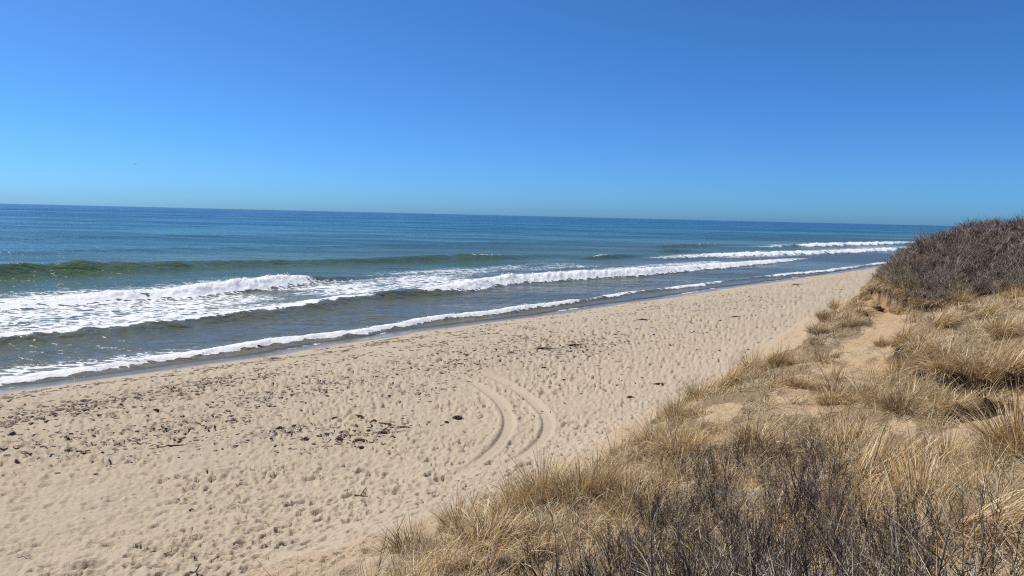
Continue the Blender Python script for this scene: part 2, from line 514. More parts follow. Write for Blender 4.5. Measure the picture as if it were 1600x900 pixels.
# ------------------------------------------------------------------ sea
def W(ts, ns, hs, fs, face, back, trail, ws=None):
    return dict(w=np.ones(len(ts)) if ws is None else np.array(ws, float), t=np.array(ts, float), n=np.array(ns, float), h=np.array(hs, float), f=np.array(fs, float), face=face, back=back, trail=trail)
WAVES = [
    # far low swells
    W([-400, 0, 150, 400, 900], [215, 205, 198, 205, 220], [.5, .6, .5, .4, .3], [0] * 5, 7, 10, 1),
    W([-400, 0, 150, 400, 900], [300, 290, 296, 290, 300], [.5, .4, .6, .4, .3], [0] * 5, 9, 12, 1),
    # standing green swell
    W([-150, 0, 35, 52, 74, 95, 109, 122, 134, 146, 152, 170, 190], [138, 139, 139, 140, 142, 138, 135, 134, 133, 131, 131, 132, 134],
      [1.2, 1.8, 1.9, 1.75, 1.05, .85, .95, 1.15, 1.25, 1.15, .75, .35, 0], [0, 0, 0, 0, 0, 0, 0, .0, 0, .55, .2, 0, 0], 3.4, 7, 1.0, [.4] * 13),
    # first breaker
    W([-60, 0, 22, 30, 38, 46, 55, 63, 67, 71, 76, 84], [96, 96, 96, 96.5, 96.5, 95, 97.5, 100, 101.5, 102.5, 103, 104],
      [.3, .3, .35, .55, .85, 1.0, 1.25, 1.45, 1.3, .9, .5, 0], [.55, .55, .6, .8, 1, 1, 1, 1, .9, .15, 0, 0], 1.6, 4.5, 7.0),
    # second breaker: thin broken lip, green gap, then the long roller
    W([-60, 10, 19, 29, 36, 43, 52, 60, 64, 70, 75, 82, 92, 101, 110, 120, 130, 145, 160, 185, 210, 230, 250],
      [70.5, 71, 71, 71, 71.5, 73, 74.5, 76.4, 77.2, 77.6, 76.8, 78.5, 81.5, 81.5, 81, 79, 77.5, 77.5, 78, 78.5, 79, 80, 80],
      [.6, .65, .7, .6, .6, .65, .75, .8, .8, .9, 1.0, 1.05, 1.15, 1.15, 1.2, 1.3, 1.3, 1.05, .9, .8, .6, .3, 0],
      [.9, .95, 1, .75, .6, .85, .95, .95, 0, 0, .8, 1, 1, 1, 1, 1, 1, 1, 1, .95, .8, .3, 0], 1.3, 3.6, 3.2,
      [.45] * 8 + [.5, .5, .7] + [1] * 12),
    # broken water farther along
    W([185, 205, 225, 245, 270, 300, 340, 400, 520], [107, 106, 103, 99, 94, 89, 86, 83, 82], [0, .5, .9, 1.2, 1.2, 1.1, 1.1, 1, .6], [0, .5, .9, 1, 1, 1, 1, .9, .6], 1.6, 4, 6.0),
    W([320, 350, 380, 430, 480, 560], [128, 124, 120, 115, 112, 110], [0, 1.0, 1.5, 1.5, 1.4, .5], [0, .8, 1, 1, 1, .6], 1.8, 5, 9.0),
    # small peaks outside
    W([165, 178, 190, 205], [118, 117, 117, 118], [0, .9, .8, 0], [0, .45, .0, 0], 2.0, 4, 1.0, [.4] * 4),
    W([260, 285, 310, 340], [150, 148, 147, 148], [0, 1.1, 1.2, 0], [0, 0.0, .45, 0], 2.4, 5, 1.0, [.4] * 4),
    W([225, 240, 262], [128, 126, 127], [0, .9, 0], [0, 0, 0], 2.2, 5, 2.0),
    # shore break
    W([-60, 5, 14, 20, 27, 36, 43, 50, 56, 66, 72, 78, 83, 88, 91, 96, 105, 110, 118, 126, 135, 150, 158, 170, 185, 215, 232, 250, 300],
      [54.6, 54.6, 54.8, 54.6, 54.6, 55.6, 55.2, 56.2, 57, 56.6, 56.8, 57.2, 57.6, 58, 58.4, 58.6, 58.4, 58.3, 58.4, 58.6, 58.6, 58.2, 58, 57, 55.5, 56.0, 56.3, 56, 56],
      [.30, .3, .3, .35, .4, .45, .45, .45, .5, .5, .5, .5, .35, .3, .35, .3, .25, .35, .35, .3, .25, .3, .35, .4, .35, .3, .4, .4, .4],
      [.9, .9, .9, .9, 1, 1, 1, .95, 1, .95, 1, 1, .15, .2, .8, .5, .1, .6, .8, .4, .1, .2, .8, .9, .9, .3, .9, 1, .9], 0.6, 1.5, 0.6, [.8] * 29),
]

def sea_fields(x, y):
    t, n = tn(x, y)
    d = np.hypot(x, y)
    jag = 0.7 * fbm(t / 3.5, n / 9, 3, 401) + 1.9 * fbm(t / 15, n / 40, 3, 402)
    z = 0.10 * fbm(t / 9, n / 4, 3, 411) * sstep(54, 66, n) * (1 - sstep(300, 700, d))
    z = z + 0.05 * fbm(t / 2.2, n / 1.1, 2, 412) * sstep(54, 62, n) * (1 - sstep(120, 260, d))
    foam = np.zeros_like(x)
    for k, w in enumerate(WAVES):
        sel = (n > w['n'].min() - 25) & (n < w['n'].max() + 60) & (t > w['t'][0] - 5) & (t < w['t'][-1] + 5)
        if not sel.any():
            continue
        ts, ns = t[sel], n[sel]
        nc = np.interp(ts, w['t'], w['n'])
        h = np.interp(ts, w['t'], w['h'], left=0, right=0)
        f = np.interp(ts, w['t'], w['f'], left=0, right=0)
        f = np.clip(f * (0.92 + 0.75 * fbm(ts / 5.0 + 9.7 * k, ts * 0 + k, 3, 405)) * np.clip(1.0 + sstep(150, 240, ts) * 1.5 * fbm(ts / 28.0 + k, ts * 0 + 2 * k, 2, 407), 0, 1.2), 0, 1)
        h = h * (1 + 0.35 * fbm(ts / 6.0 + 3.1 * k, ts * 0 - k, 3, 406))
        big = w['face'] / 1.6
        u = ns - nc - jag[sel] * (0.5 + 0.5 * f) * min(max(big, 0.8), 1.3)
        # unbroken: gentle back, steeper front; broken: a tumbling roller with a short blunt front
        ww = np.interp(ts, w['t'], w['w'])
        fr = w['face'] * (1 + 0.75 * f)
        prof = np.where(u > 0, np.exp(-(u / w['back']) ** 2), np.exp(-(u / fr) ** 2))
        dip = -0.16 * np.exp(-((u + 2.4 * w['face']) / (1.2 * w['face'])) ** 2)
        zz = h * (prof + dip * (1 - f * 0.6))
        tt = ts + 31.0 * k
        zz = zz + 0.10 * h * fbm(tt / 2.6, ns / 1.6, 3, 425) * np.exp(-(u / (2.2 * w['face'])) ** 2)
        lump = fbm(tt / 1.5, ns / 0.9, 3, 421) * 0.8 + np.abs(fbm(tt / 0.7, ns / 0.5, 2, 422)) * 0.6
        roller = np.exp(-((u + 0.2) / (1.35 * fr)) ** 2) * np.clip(ww, 0.4, 1)
        zz = zz + h * 0.46 * lump * roller * f
        z[sel] += zz
        fpos = np.interp(ww, [0.4, 1.0], [-0.40, -1.4])
        front = sstep(fpos * fr, (fpos + 0.5) * fr, u + 0.35 * fr * fbm(tt / 1.2, ns / 1.2, 3, 431))
        tail = np.where(u > 0, np.exp(-u / (w['trail'] * ww)), 1.0)
        foam[sel] = np.maximum(foam[sel], f * front * np.clip(tail * 1.25, 0, 1))
    # drifting lace between the breakers
    def patch(t0, t1, n0, n1, a, st=6, sn=3):
        return a * sstep(t0 - st, t0 + st, t) * sstep(t1 + st, t1 - st, t) * sstep(n0 - sn, n0 + sn, n) * sstep(n1 + sn, n1 - sn, n)
    vary = 0.72 + 0.75 * fbm(t / 14, n / 5, 3, 441)
    lace = patch(-80, 54, 74, 100, 0.56) + patch(-80, 46, 96, 112, 0.30, 6, 5)
    lace = np.maximum(lace, patch(60, 100, 80, 101, 0.58, 10, 4))
    lace = np.maximum(lace, patch(85, 200, 80, 93, 0.50, 14, 5))
    lace = np.maximum(lace, patch(85, 150, 95, 112, 0.34, 14, 6))
    lace = np.maximum(lace, patch(215, 420, 88, 106, 0.30, 14, 6))
    lace = np.maximum(lace, patch(5, 30, 54, 60, 0.33, 5, 1.5))
    foam = np.maximum(foam, 0.84 * lace * np.clip(vary, 0.1, 1.15))
    # swash lip on the sand
    zb = beach_base(t, n)
    runup = 0.03 + 0.04 * fbm(t / 6, n * 0, 3, 451)
    z = z + runup * sstep(58, 54, n)
    depth = z - zb
    lip = sstep(0.10, 0.02, depth) * sstep(-0.06, 0.0, depth) * 0.40 * (0.2 + 0.9 * sstep(0.0, 0.4, fbm(t / 8, n * 0, 2, 461)))
    foam = np.maximum(foam, lip)
    return z, np.clip(foam, 0, 1), depth, n

def build_sea():
    az = np.radians(np.concatenate([np.linspace(-100, -40, 40)[:-1], np.linspace(-40, 30, 800), np.linspace(30, 75, 40)[1:]]))
    inv = np.concatenate([np.linspace(1 / 42.0, 1 / 250.0, 520), np.linspace(1 / 250.0, 1 / 2500.0, 60)[1:]])
    d = np.concatenate([1 / inv, [4000, 8000, 20000, 60000, 120000]])
    A, D = np.meshgrid(az, d)
    x = (np.sin(A) * D).ravel(); y = (np.cos(A) * D).ravel()
    z, foam, depth, n = sea_fields(x, y)
    keep = depth > -0.12
    f = grid_faces(len(d), len(az), keep)
    v, f, at = compact(np.stack([x, y, z], 1), f, dict(foam=foam, depth=depth, offshore=n))
    link('sea', mesh_np('sea', v, f, attrs=at), MAT_SEA, kind='structure', label='blue ocean with green swell and white breakers', category='sea')
build_sea()

def build_spray():
    """torn drops and clots thrown up along the breaking lips"""
    P = []; S = []
    for k, w in enumerate(WAVES):
        m = int(7 * min(w['t'][-1] - w['t'][0], 260))
        ts = rng.uniform(max(w['t'][0], -20), w['t'][-1], m)
        f = np.interp(ts, w['t'], w['f']); h = np.interp(ts, w['t'], w['h'])
        burst = sstep(-0.15, 0.35, fbm(ts / 3.0 + 5 * k, ts * 0, 2, 471))
        ok = (rng.random(m) < f * burst) & (f > 0.5)
        ts, h = ts[ok], h[ok]
        ns = np.interp(ts, w['t'], w['n']) + rng.normal(0, 0.5, len(ts)) * w['face']
        x, y = xy(ts, ns)
        z, _, _, _ = sea_fields(x, y)
        P.append(np.stack([x, y, z + np.abs(rng.normal(0, 0.14, len(ts))) * np.clip(h, .4, 1.3)], 1))
        S.append(rng.uniform(0.02, 0.06, len(ts)) * np.clip(np.hypot(x, y) / 80, .7, 1.6))
    P = np.concatenate(P); S = np.concatenate(S)
    tet = np.array([(1, 1, 1), (-1, -1, 1), (-1, 1, -1), (1, -1, -1)], float)
    V = (P[:, None] + tet[None] * S[:, None, None] * rng.uniform(.5, 1.2, (len(P), 4, 1))).reshape(-1, 3)
    b = np.arange(len(P))[:, None] * 4
    T3 = np.concatenate([b + np.array([q]) for q in ((0, 1, 2), (0, 3, 1), (0, 2, 3), (1, 3, 2))])
    M = NT('sea_spray')
    sp = M.bsdf((0.9, 0.9, 0.89), 0.7, 0.2); tr = M.n('ShaderNodeBsdfTranslucent'); tr.inputs['Color'].default_value = (0.9, 0.9, 0.89, 1)
    link('sea_spray', mesh_np('sea_spray', V, None, T3, True), M.done(M.mixs(0.5, sp, tr.outputs[0])), kind='stuff', label='white drops of spray torn from the breakers', category='spray')
build_spray()

# ------------------------------------------------------------------ dune and bluff
def gp(px, py, d, lower):
    p = pix_dist(px, py, d); p[2] -= lower; return p
CTRL = [gp(*a) for a in [
    (560, 900, 11, .35), (700, 810, 13.5, .35), (850, 740, 17, .4), (980, 690, 20, .45), (1010, 650, 22, .5), (1100, 590, 28, .45),
    (1200, 545, 34, .45), (1260, 530, 36, .25), (1290, 470, 42, .35), (1370, 440, 50, .3),
    (1375, 455, 47, 0.2), (1400, 495, 41, 0.0), (1400, 560, 30, .15), (1300, 560, 32, .05), (1200, 600, 24, .15), (1100, 680, 18, .35),
    (1000, 760, 14, .35), (1000, 850, 9.5, .55), (1000, 900, 8, .6), (800, 850, 11.5, .3), (1300, 700, 16, .3), (1300, 800, 10, .6),
    (1300, 900, 6.5, .6), (1500, 600, 23, .3), (1550, 680, 15, .2), (1550, 800, 9, .3), (1550, 900, 6, .35), (1580, 520, 30, .3), (1560, 470, 37, .3),
    (1400, 425, 49, .8), (1450, 440, 45, .9), (1450, 352, 54, .95), (1520, 339, 56, .95), (1600, 343, 58, .95), (1500, 400, 48, .9), (1600, 400, 48, .9), (1560, 440, 42, .7)]]
for t, n, z in [(6.8, 17, 2.5), (6.8, 20, 1.3), (14, 15.6, 2.3), (14, 18.5, 1.2), (22, 15.8, 2.3), (22, 18.5, 1.2), (32, 16.5, 2.4), (32, 19.5, 1.2), (42, 17.5, 2.4), (42, 20, 1.0),
                (56, 15, 5.0), (56, 19, 2.4), (56, 23, 1.0), (75, 5, 11), (75, 12, 8), (75, 18, 2.4), (75, 22, 1.0), (70, -8, 11.3), (55, -8, 10.6), (40, -5, 9.0), (25, -6, 9.2),
                (10, -6, 9.8), (0, 0, 9.85), (2.5, 0.3, 9.75), (0, -6, 10), (-10, -6, 10), (-10, 0, 9.7), (-10, 8.5, 5.7), (-10, 17, 2.5), (-10, 20, 1.2), (0, 8.6, 5.8), (0, 17, 2.5), (0, 20, 1.2), (1, 4, 8.3), (-10, 4, 8.2)]:
    x, y = xy(t, n)
    CTRL.append(np.array([x, y, z]))
CTRL = np.array(CTRL)
def _rbf(r): return np.sqrt(r * r + 4.0)
_N = len(CTRL)
_A = np.zeros((_N + 3, _N + 3))
_A[:_N, :_N] = _rbf(np.hypot(CTRL[:, None, 0] - CTRL[None, :, 0], CTRL[:, None, 1] - CTRL[None, :, 1]))
_A[:_N, :_N] += -np.eye(_N) * 0.25
_A[:_N, _N] = 1; _A[:_N, _N + 1:] = CTRL[:, :2]
_A[_N:, :_N] = _A[:_N, _N:].T
_w = np.linalg.solve(_A, np.concatenate([CTRL[:, 2], [0, 0, 0]]))

SCARPS = [  # (pixel, pixel, plan distance), heights along the line, lip length
    ([(1340, 432, 52), (1362, 446, 48.5), (1382, 462, 45.5), (1404, 476, 43), (1432, 488, 41.5), (1470, 486, 41), (1520, 470, 41)], [0, .6, .9, 1.3, 1.3, .7, 0], 4.0),
    ([(1392, 520, 33), (1412, 552, 29), (1428, 580, 26.5), (1470, 596, 25), (1530, 606, 24), (1570, 606, 23.5), (1640, 600, 23)], [0, .7, 1.0, 1.0, 1.2, 1.1, .8], 3.0),
    ([(1425, 672, 18.5), (1470, 662, 19), (1510, 650, 19.5), (1550, 632, 20.5), (1600, 612, 21.5)], [0, .5, .75, .6, 0], 1.6),
    ([(930, 700, 19.5), (985, 712, 18), (1040, 702, 18), (1090, 690, 17.5)], [0, .3, .35, 0], 1.2),
    ([(600, 872, 10.6), (690, 876, 10.3), (800, 845, 11.2), (900, 815, 11.8)], [0, .3, .3, 0], 1.2),
]
SC = []
for pts, hs, L in SCARPS:
    pl = smooth_line(np.array([pix_dist(*p)[:2] for p in pts]))
    SC.append((pl, np.array(hs), L))

def dune_height(x, y):
    z = np.zeros_like(x)
    for i in range(0, len(x), 40000):
        xs, ys = x[i:i + 40000], y[i:i + 40000]
        B = _rbf(np.hypot(xs[:, None] - CTRL[None, :, 0], ys[:, None] - CTRL[None, :, 1]))
        z[i:i + 40000] = B @ _w[:_N] + _w[_N] + xs * _w[_N + 1] + ys * _w[_N + 2]
    t, n = tn(x, y)
    rough = sstep(17, 11, n)
    z = z + rough * (0.50 * fbm(x / 2.6, y / 2.6, 3, 501) + 0.11 * fbm(x / 0.7, y / 0.7, 3, 502)) + (1 - rough) * 0.04 * fbm(x / 1.2, y / 1.2, 3, 503)
    k = np.nonzero(n > 9)[0]
    if len(k):
        z[k] += (pits(x[k], y[k], 0.44, 551, 0.20, 0.13, 0.10, 0.8) + pits(x[k], y[k], 0.3, 561, 0.12, 0.085, 0.06, 0.7)) * sstep(9.0, 11.5, n[k])
    for pl, hs, L in SC:
        b = 2.6 * L
        sel = np.nonzero((x > pl[:, 0].min() - b) & (x < pl[:, 0].max() + b) & (y > pl[:, 1].min() - b) & (y < pl[:, 1].max() + b))[0]
        if not len(sel):
            continue
        xs, ys = x[sel], y[sel]
        d, s, u = poly_dist(xs, ys, pl)
        sg = d * s + (0.35 * fbm(xs / 1.1, ys / 1.1, 3, 511) + 0.16 * fbm(xs / 0.3, ys / 0.3, 2, 512)) * np.exp(-d)
        h = np.interp(u, np.linspace(0, 1, len(hs)), hs) * (0.8 + 0.5 * fbm(xs / 0.9, ys / 0.9, 2, 513))
        z[sel] += h * (0.62 * sstep(-0.06, 0.10, sg) * np.exp(-(np.maximum(sg, 0) / L) ** 2) - 0.38 * sstep(0.10, -0.06, sg) * np.exp(-(np.minimum(sg, 0) / 1.1) ** 2))
    return z

def in_poly(px, py, poly):
    c = np.zeros(px.shape, bool); P = np.array(poly, float)
    j = len(P) - 1
    for i in range(len(P)):
        cond = ((P[i, 1] > py) != (P[j, 1] > py)) & (px < (P[j, 0] - P[i, 0]) * (py - P[i, 1]) / (P[j, 1] - P[i, 1] + 1e-9) + P[i, 0])
        c ^= cond; j = i
    return c

BARE = [[(1348, 440), (1372, 452), (1400, 478), (1440, 500), (1415, 525), (1402, 560), (1395, 590), (1350, 604), (1290, 596), (1262, 575), (1300, 560), (1345, 530), (1360, 500), (1345, 470)],
        [(1192, 612), (1250, 592), (1310, 606), (1320, 640), (1270, 652), (1215, 642)],
        [(1368, 606), (1420, 640), (1436, 690), (1392, 672)],
        [(1565, 615), (1640, 598), (1640, 660), (1490, 700), (1440, 690), (1505, 662)],
        [(1090, 640), (1150, 625), (1160, 650), (1110, 668)]]
THICK = [(1362, 440), (1376, 402), (1420, 368), (1452, 330), (1700, 300), (1700, 462), (1600, 455), (1530, 462), (1480, 474), (1440, 484), (1400, 470)]
NB_T = np.array([-30, 0, 6.8, 9.6, 13.6, 17, 19, 25, 32, 34.5, 38, 40, 48.6, 60, 90])
NB_N = np.array([8.4, 8.6, 9.0, 9.9, 10.7, 10.7, 11.2, 12.2, 12.4, 11.2, 11.6, 12.6, 13.2, 13.5, 13.5])

def cover_at(x, y, z):
    t, n = tn(x, y)
    nb = np.interp(t, NB_T, NB_N) + 0.9 * fbm(t / 2.2, n * 0 + 5, 3, 521)
    c = sstep(nb + 0.35, nb - 0.25, n)
    px, py = to_pix(np.stack([x, y, z], 1))
    px = px + 22 * fbm(x / 1.5, y / 1.5, 2, 531); py = py + 12 * fbm(x / 1.5, y / 1.5, 2, 532)
    bare = np.zeros(x.shape, bool)
    for P in BARE:
        bare |= in_poly(px, py, P)
    c = np.where(bare, c * 0.20, c)
    c = c * (0.50 + 0.75 * sstep(-0.3, 0.15, fbm(x / 1.7, y / 1.7, 3, 541)))
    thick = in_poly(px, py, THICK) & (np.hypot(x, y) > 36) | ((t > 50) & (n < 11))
    return np.clip(c, 0, 1), thick

def build_dune():
    az = np.radians(np.concatenate([np.linspace(-80, -24, 30)[:-1], np.linspace(-24, 42, 480), np.linspace(42, 80, 24)[1:]]))
    d = np.concatenate([np.geomspace(0.4, 8, 60)[:-1], np.geomspace(8, 60, 400), np.linspace(60, 100, 20)[1:]])
    A, D = np.meshgrid(az, d)
    x = (np.sin(A) * D).ravel(); y = (np.cos(A) * D).ravel()
    z = dune_height(x, y)
    t, n = tn(x, y)
    cov, thick = cover_at(x, y, z)
    clay = np.zeros_like(x)
    for k, (pl, hs, L) in enumerate(SC[:3]):
        dd, s, u = poly_dist(x, y, pl)
        sg = dd * s
        h = np.interp(u, np.linspace(0, 1, len(hs)), hs)
        reach = (4.5, 1.6, 1.0)[k]
        clay = np.maximum(clay, sstep(reach, 0.2, -sg) * sstep(0.5, 0.1, sg) * sstep(0.1, 0.6, h) * (1, .7, .5)[k])
    clay = np.clip(clay * (0.6 + 0.9 * sstep(-0.2, 0.3, fbm(x / 1.3, y / 1.3, 3, 561))), 0, 1)
    soil = np.zeros_like(x)  # topsoil along scarp faces, with painted shade in its colour
    for pl, hs, L in SC:
        dd, s, u = poly_dist(x, y, pl); h = np.interp(u, np.linspace(0, 1, len(hs)), hs)
        soil = np.maximum(soil, sstep(0.45, 0.2, np.abs(dd * s + 0.35 * fbm(x / 1.1, y / 1.1, 3, 511) * np.exp(-dd))) * sstep(0.15, 0.5, h))
    bare_tone = sstep(0.4, 0.1, cov) * sstep(12, 9.5, n) * sstep(15, 22, t) * 0.40
    clay = np.maximum(clay, bare_tone)
    keep = z > beach_base(t, n) - 0.30
    f = grid_faces(len(d), len(az), keep)
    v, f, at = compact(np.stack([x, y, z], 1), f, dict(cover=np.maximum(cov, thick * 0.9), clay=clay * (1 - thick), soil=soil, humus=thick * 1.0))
    link('dune', mesh_np('dune', v, f, attrs=at), MAT_DUNE, kind='structure', label='sandy eroded dune bluff covered in dry grass', category='dune')
build_dune()

def ground(px, py, dguess=None):
    """point where the sight line through a pixel meets the dune"""
    r = F + R * (px - 800) / FPX + U * (450 - py) / FPX
    ds = np.geomspace(2.0, 70.0, 700)
    P = np.array([0, 0, EYE]) + r[None, :] * (ds / math.hypot(r[0], r[1]))[:, None]
    z = dune_height(P[:, 0].copy(), P[:, 1].copy())
    hit = np.nonzero(P[:, 2] < z)[0]
    i = hit[0] if len(hit) else len(ds) - 1
    return np.array([P[i, 0], P[i, 1], z[i]])

def sand_point(px, py):
    z = 2.0
    for _ in range(8):
        p = pix_z(px, py, z)
        t, n = tn(p[0], p[1])
        z = float(beach_base(np.array([t]), np.array([n]))[0])
    return np.array([p[0], p[1], z])

# ------------------------------------------------------------------ grass
STRAW = np.array([(0.45, 0.345, 0.185), (0.36, 0.26, 0.125), (0.54, 0.44, 0.275), (0.26, 0.175, 0.08), (0.66, 0.57, 0.41), (0.16, 0.10, 0.048), (0.40, 0.32, 0.19)])
STRAW_P = np.array([.21, .19, .16, .13, .12, .13, .06])

def blades(base, phi, th0, bend, length, width, tint, segs=3):
    """curved tapering blades, all in one numpy pass"""
    N = len(base)
    ss = np.linspace(0, 1, segs + 1)
    pos = [base]
    cur = base.copy()
    for k in range(segs):
        th = th0 + bend * (ss[k] + ss[k + 1]) / 2
        st = length / segs
        cur = cur + np.stack([np.sin(th) * np.cos(phi) * st, np.sin(th) * np.sin(phi) * st, np.cos(th) * st], 1)
        pos.append(cur)
    a = phi + np.pi / 2 + rng.normal(0, 0.7, N)
    side = np.stack([np.cos(a), np.sin(a), rng.normal(0, 0.25, N)], 1)
    wd = [1.0, 0.9, 0.62, 0.0] if segs == 3 else list(1 - ss ** 2)
    V = []; C = []
    for k in range(segs):
        o = side * (width * wd[k] / 2)[:, None]
        V += [pos[k] - o, pos[k] + o]
        sh = 0.72 + 0.28 * min(1, ss[k] * 2.2)        # old brown sheaths at the foot of a blade
        cc = tint * np.array([sh, sh * 0.97, sh * 0.92])
        C += [cc, cc]
    V.append(pos[segs]); C.append(tint)
    nv = 2 * segs + 1
    V = np.stack(V, 1).reshape(-1, 3); C = np.stack(C, 1).reshape(-1, 3)
    b = np.arange(N)[:, None] * nv
    q = [b + np.array([[2 * k, 2 * k + 1, 2 * k + 3, 2 * k + 2]]) for k in range(segs - 1)]
    q = np.concatenate(q, 0)
    tr = b + np.array([[2 * segs - 2, 2 * segs - 1, 2 * segs]])
    return V, q, tr, C

def straw(N, patch=None):
    c = STRAW[rng.choice(len(STRAW), N, p=STRAW_P)] * rng.uniform(0.95, 1.4, (N, 1))
    c = c * np.array([1.17, 1.08, 0.99])
    if patch is not None:
        c = c * patch[:, None]
    return np.clip(c, 0, 0.8)

FG = [(870, 990), (930, 880), (1000, 830), (1050, 770), (1100, 715), (1180, 680), (1275, 695), (1310, 800), (1340, 880), (1420, 880), (1500, 890), (1560, 990), (1560, 1400), (870, 1400)]
WIND = math.radians(-25)      # the sward leans inland, away from the sea
def build_grass():
    # tuft centres, thinned by the cover map and by distance
    K = 70000
    d = np.exp(rng.uniform(math.log(1.6), math.log(58), K))
    a = np.radians(rng.uniform(-50, 50, K))
    x, y = np.sin(a) * d, np.cos(a) * d
    z = dune_height(x, y)
    cov, thick = cover_at(x, y, z)
    t, n = tn(x, y)
    ok = (rng.random(K) < cov ** 1.3) & (z > beach_base(t, n) + 0.15) & ~(thick & (rng.random(K) < 0.96))
    qx, qy = to_pix(np.stack([x, y, z], 1))
    fg = in_poly(qx, qy, FG) | ((d < 6) & (qx > 900) & (qx < 1560))
    ok &= (np.hypot(x, y) > 1.6) & ~(fg & (rng.random(K) < 0.58))
    # world density must stay even: candidates are spread by log distance, keep more of the near ones only as far as they show
    x, y, z, d, thick = x[ok], y[ok], z[ok], d[ok], thick[ok]
    nb = np.clip((22 + 46 * rng.random(len(x)) ** 2) * np.clip(d / 12, 0.5, 1.0), 8, 70).astype(int)
    tot = int(nb.sum()); lim = 140000
    if tot > lim:
        k = rng.random(len(x)) < lim / tot
        x, y, z, d, nb, thick = x[k], y[k], z[k], d[k], nb[k], thick[k]
    idx = np.repeat(np.arange(len(x)), nb)
    N = len(idx)
    vig = 0.75 + 0.75 * sstep(-0.3, 0.35, fbm(x / 2.0, y / 2.0, 3, 601))
    rad = (np.clip(0.06 + d * 0.006, 0.08, 0.24) * rng.uniform(.6, 1.4, len(x)))[idx]
    tl = rng.uniform(0, 2 * np.pi, len(x)); tk = rng.uniform(0.2, 1.6, len(x)); tone = rng.uniform(0.62, 1.22, len(x)); gold = rng.uniform(-.12, .10, len(x))
    vig = vig * rng.uniform(0.6, 1.45, len(x))
    ph = rng.uniform(0, 2 * np.pi, N)
    rr = np.abs(rng.normal(0, 1, N)) * rad
    bx, by = x[idx] + rr * np.cos(ph), y[idx] + rr * np.sin(ph)
    bz = dune_height(bx, by) - 0.02
    flat = rng.random(N) < 0.48
    phi = ph + rng.normal(0, 0.8, N)
    cx = np.cos(phi) + 0.3 * math.cos(WIND) + (tk * np.cos(tl))[idx]; cy = np.sin(phi) + 0.3 * math.sin(WIND) + (tk * np.sin(tl))[idx]
    phi = np.where(rng.random(N) < 0.85, np.arctan2(cy, cx), phi)
    th0 = np.where(flat, rng.uniform(0.9, 1.5, N), np.abs(rng.normal(0.38, 0.3, N)))
    bend = np.where(flat, rng.uniform(0, 0.5, N), rng.uniform(0.1, 1.5, N))
    ln = rng.uniform(0.22, 0.60, N) * vig[idx] * np.where(flat, 1.0, 1.0)
    wd = np.clip(0.0042 + d[idx] * 0.00042, 0.0045, 0.022) * rng.uniform(0.7, 1.3, N)
    shade = (0.85 + 0.3 * (fbm(x / 3.0, y / 3.0, 3, 611) + 0.5))[idx]
    base = np.stack([bx, by, bz], 1); tint = straw(N, shade * tone[idx]) * np.stack([1 + gold, np.ones(len(x)), 1 - 1.6 * gold], 1)[idx]
    # blades hanging over every little scarp
    for pl, hs, L in SC:
        seg = np.hypot(*np.diff(pl, axis=0).T); cum = np.concatenate([[0], np.cumsum(seg)])
        m = int(cum[-1] * 260)
        u = rng.random(m) * cum[-1]
        hx, hy = np.interp(u, cum, pl[:, 0]), np.interp(u, cum, pl[:, 1])
        tx, ty = np.interp(u + .1, cum, pl[:, 0]) - np.interp(u - .1, cum, pl[:, 0]), np.interp(u + .1, cum, pl[:, 1]) - np.interp(u - .1, cum, pl[:, 1])
        ll = np.hypot(tx, ty) + 1e-9; nx, ny = -ty / ll, tx / ll
        off = rng.uniform(0.05, 0.55, m)
        fx, fy = hx + nx * off, hy + ny * off
        hh = np.interp(u / cum[-1], np.linspace(0, 1, len(hs)), hs)
        clump = (rng.random(m) < sstep(-0.35, 0.25, fbm(u / 0.8, u * 0 + 3, 2, 621))) & (hh > 0.12)
        fx, fy, nx, ny, hh = fx[clump], fy[clump], nx[clump], ny[clump], hh[clump]
        m = len(fx); dd = np.hypot(fx, fy)
        base = np.concatenate([base, np.stack([fx, fy, dune_height(fx, fy) - .02], 1)])
        down = rng.random(m) < 0.75
        phi = np.concatenate([phi, np.arctan2(-ny, -nx) + rng.normal(0, 0.6, m) + np.where(down, 0, rng.uniform(-2, 2, m))])
        th0 = np.concatenate([th0, rng.uniform(0.3, 1.0, m)])
        bend = np.concatenate([bend, np.where(down, rng.uniform(1.2, 2.4, m), rng.uniform(.2, 1, m))])
        ln = np.concatenate([ln, rng.uniform(0.35, 0.8, m) * np.clip(hh + .25, .4, 1.1)])
        wd = np.concatenate([wd, np.clip(0.0042 + dd * 0.00042, 0.0045, 0.022) * rng.uniform(0.7, 1.3, m)])
        tint = np.concatenate([tint, straw(m) * rng.uniform(.7, 1, (m, 1))])
    # single long bleached blades arching out of the sward
    m = 9000
    dd = np.exp(rng.uniform(math.log(3.0), math.log(30), m)); aa = np.radians(rng.uniform(-14, 40, m))
    lx, ly = np.sin(aa) * dd, np.cos(aa) * dd
    lz = dune_height(lx, ly); lc, lt = cover_at(lx, ly, lz)
    tt, nn = tn(lx, ly)
    k = (lc > 0.45) & ~lt & (lz > beach_base(tt, nn) + .2)
    lx, ly, lz, dd = lx[k], ly[k], lz[k], dd[k]; m = len(lx)
    base = np.concatenate([base, np.stack([lx, ly, lz], 1)])
    phi = np.concatenate([phi, rng.uniform(0, 2 * np.pi, m)])
    th0 = np.concatenate([th0, rng.uniform(0.15, 1.1, m)]); bend = np.concatenate([bend, rng.uniform(0.4, 1.6, m)])
    ln = np.concatenate([ln, rng.uniform(0.5, 1.0, m)])
    wd = np.concatenate([wd, np.clip(0.0045 + dd * 0.0004, 0.005, 0.018)])
    tint = np.concatenate([tint, np.array((.66, .56, .38)) * rng.uniform(.75, 1.15, (m, 1))])
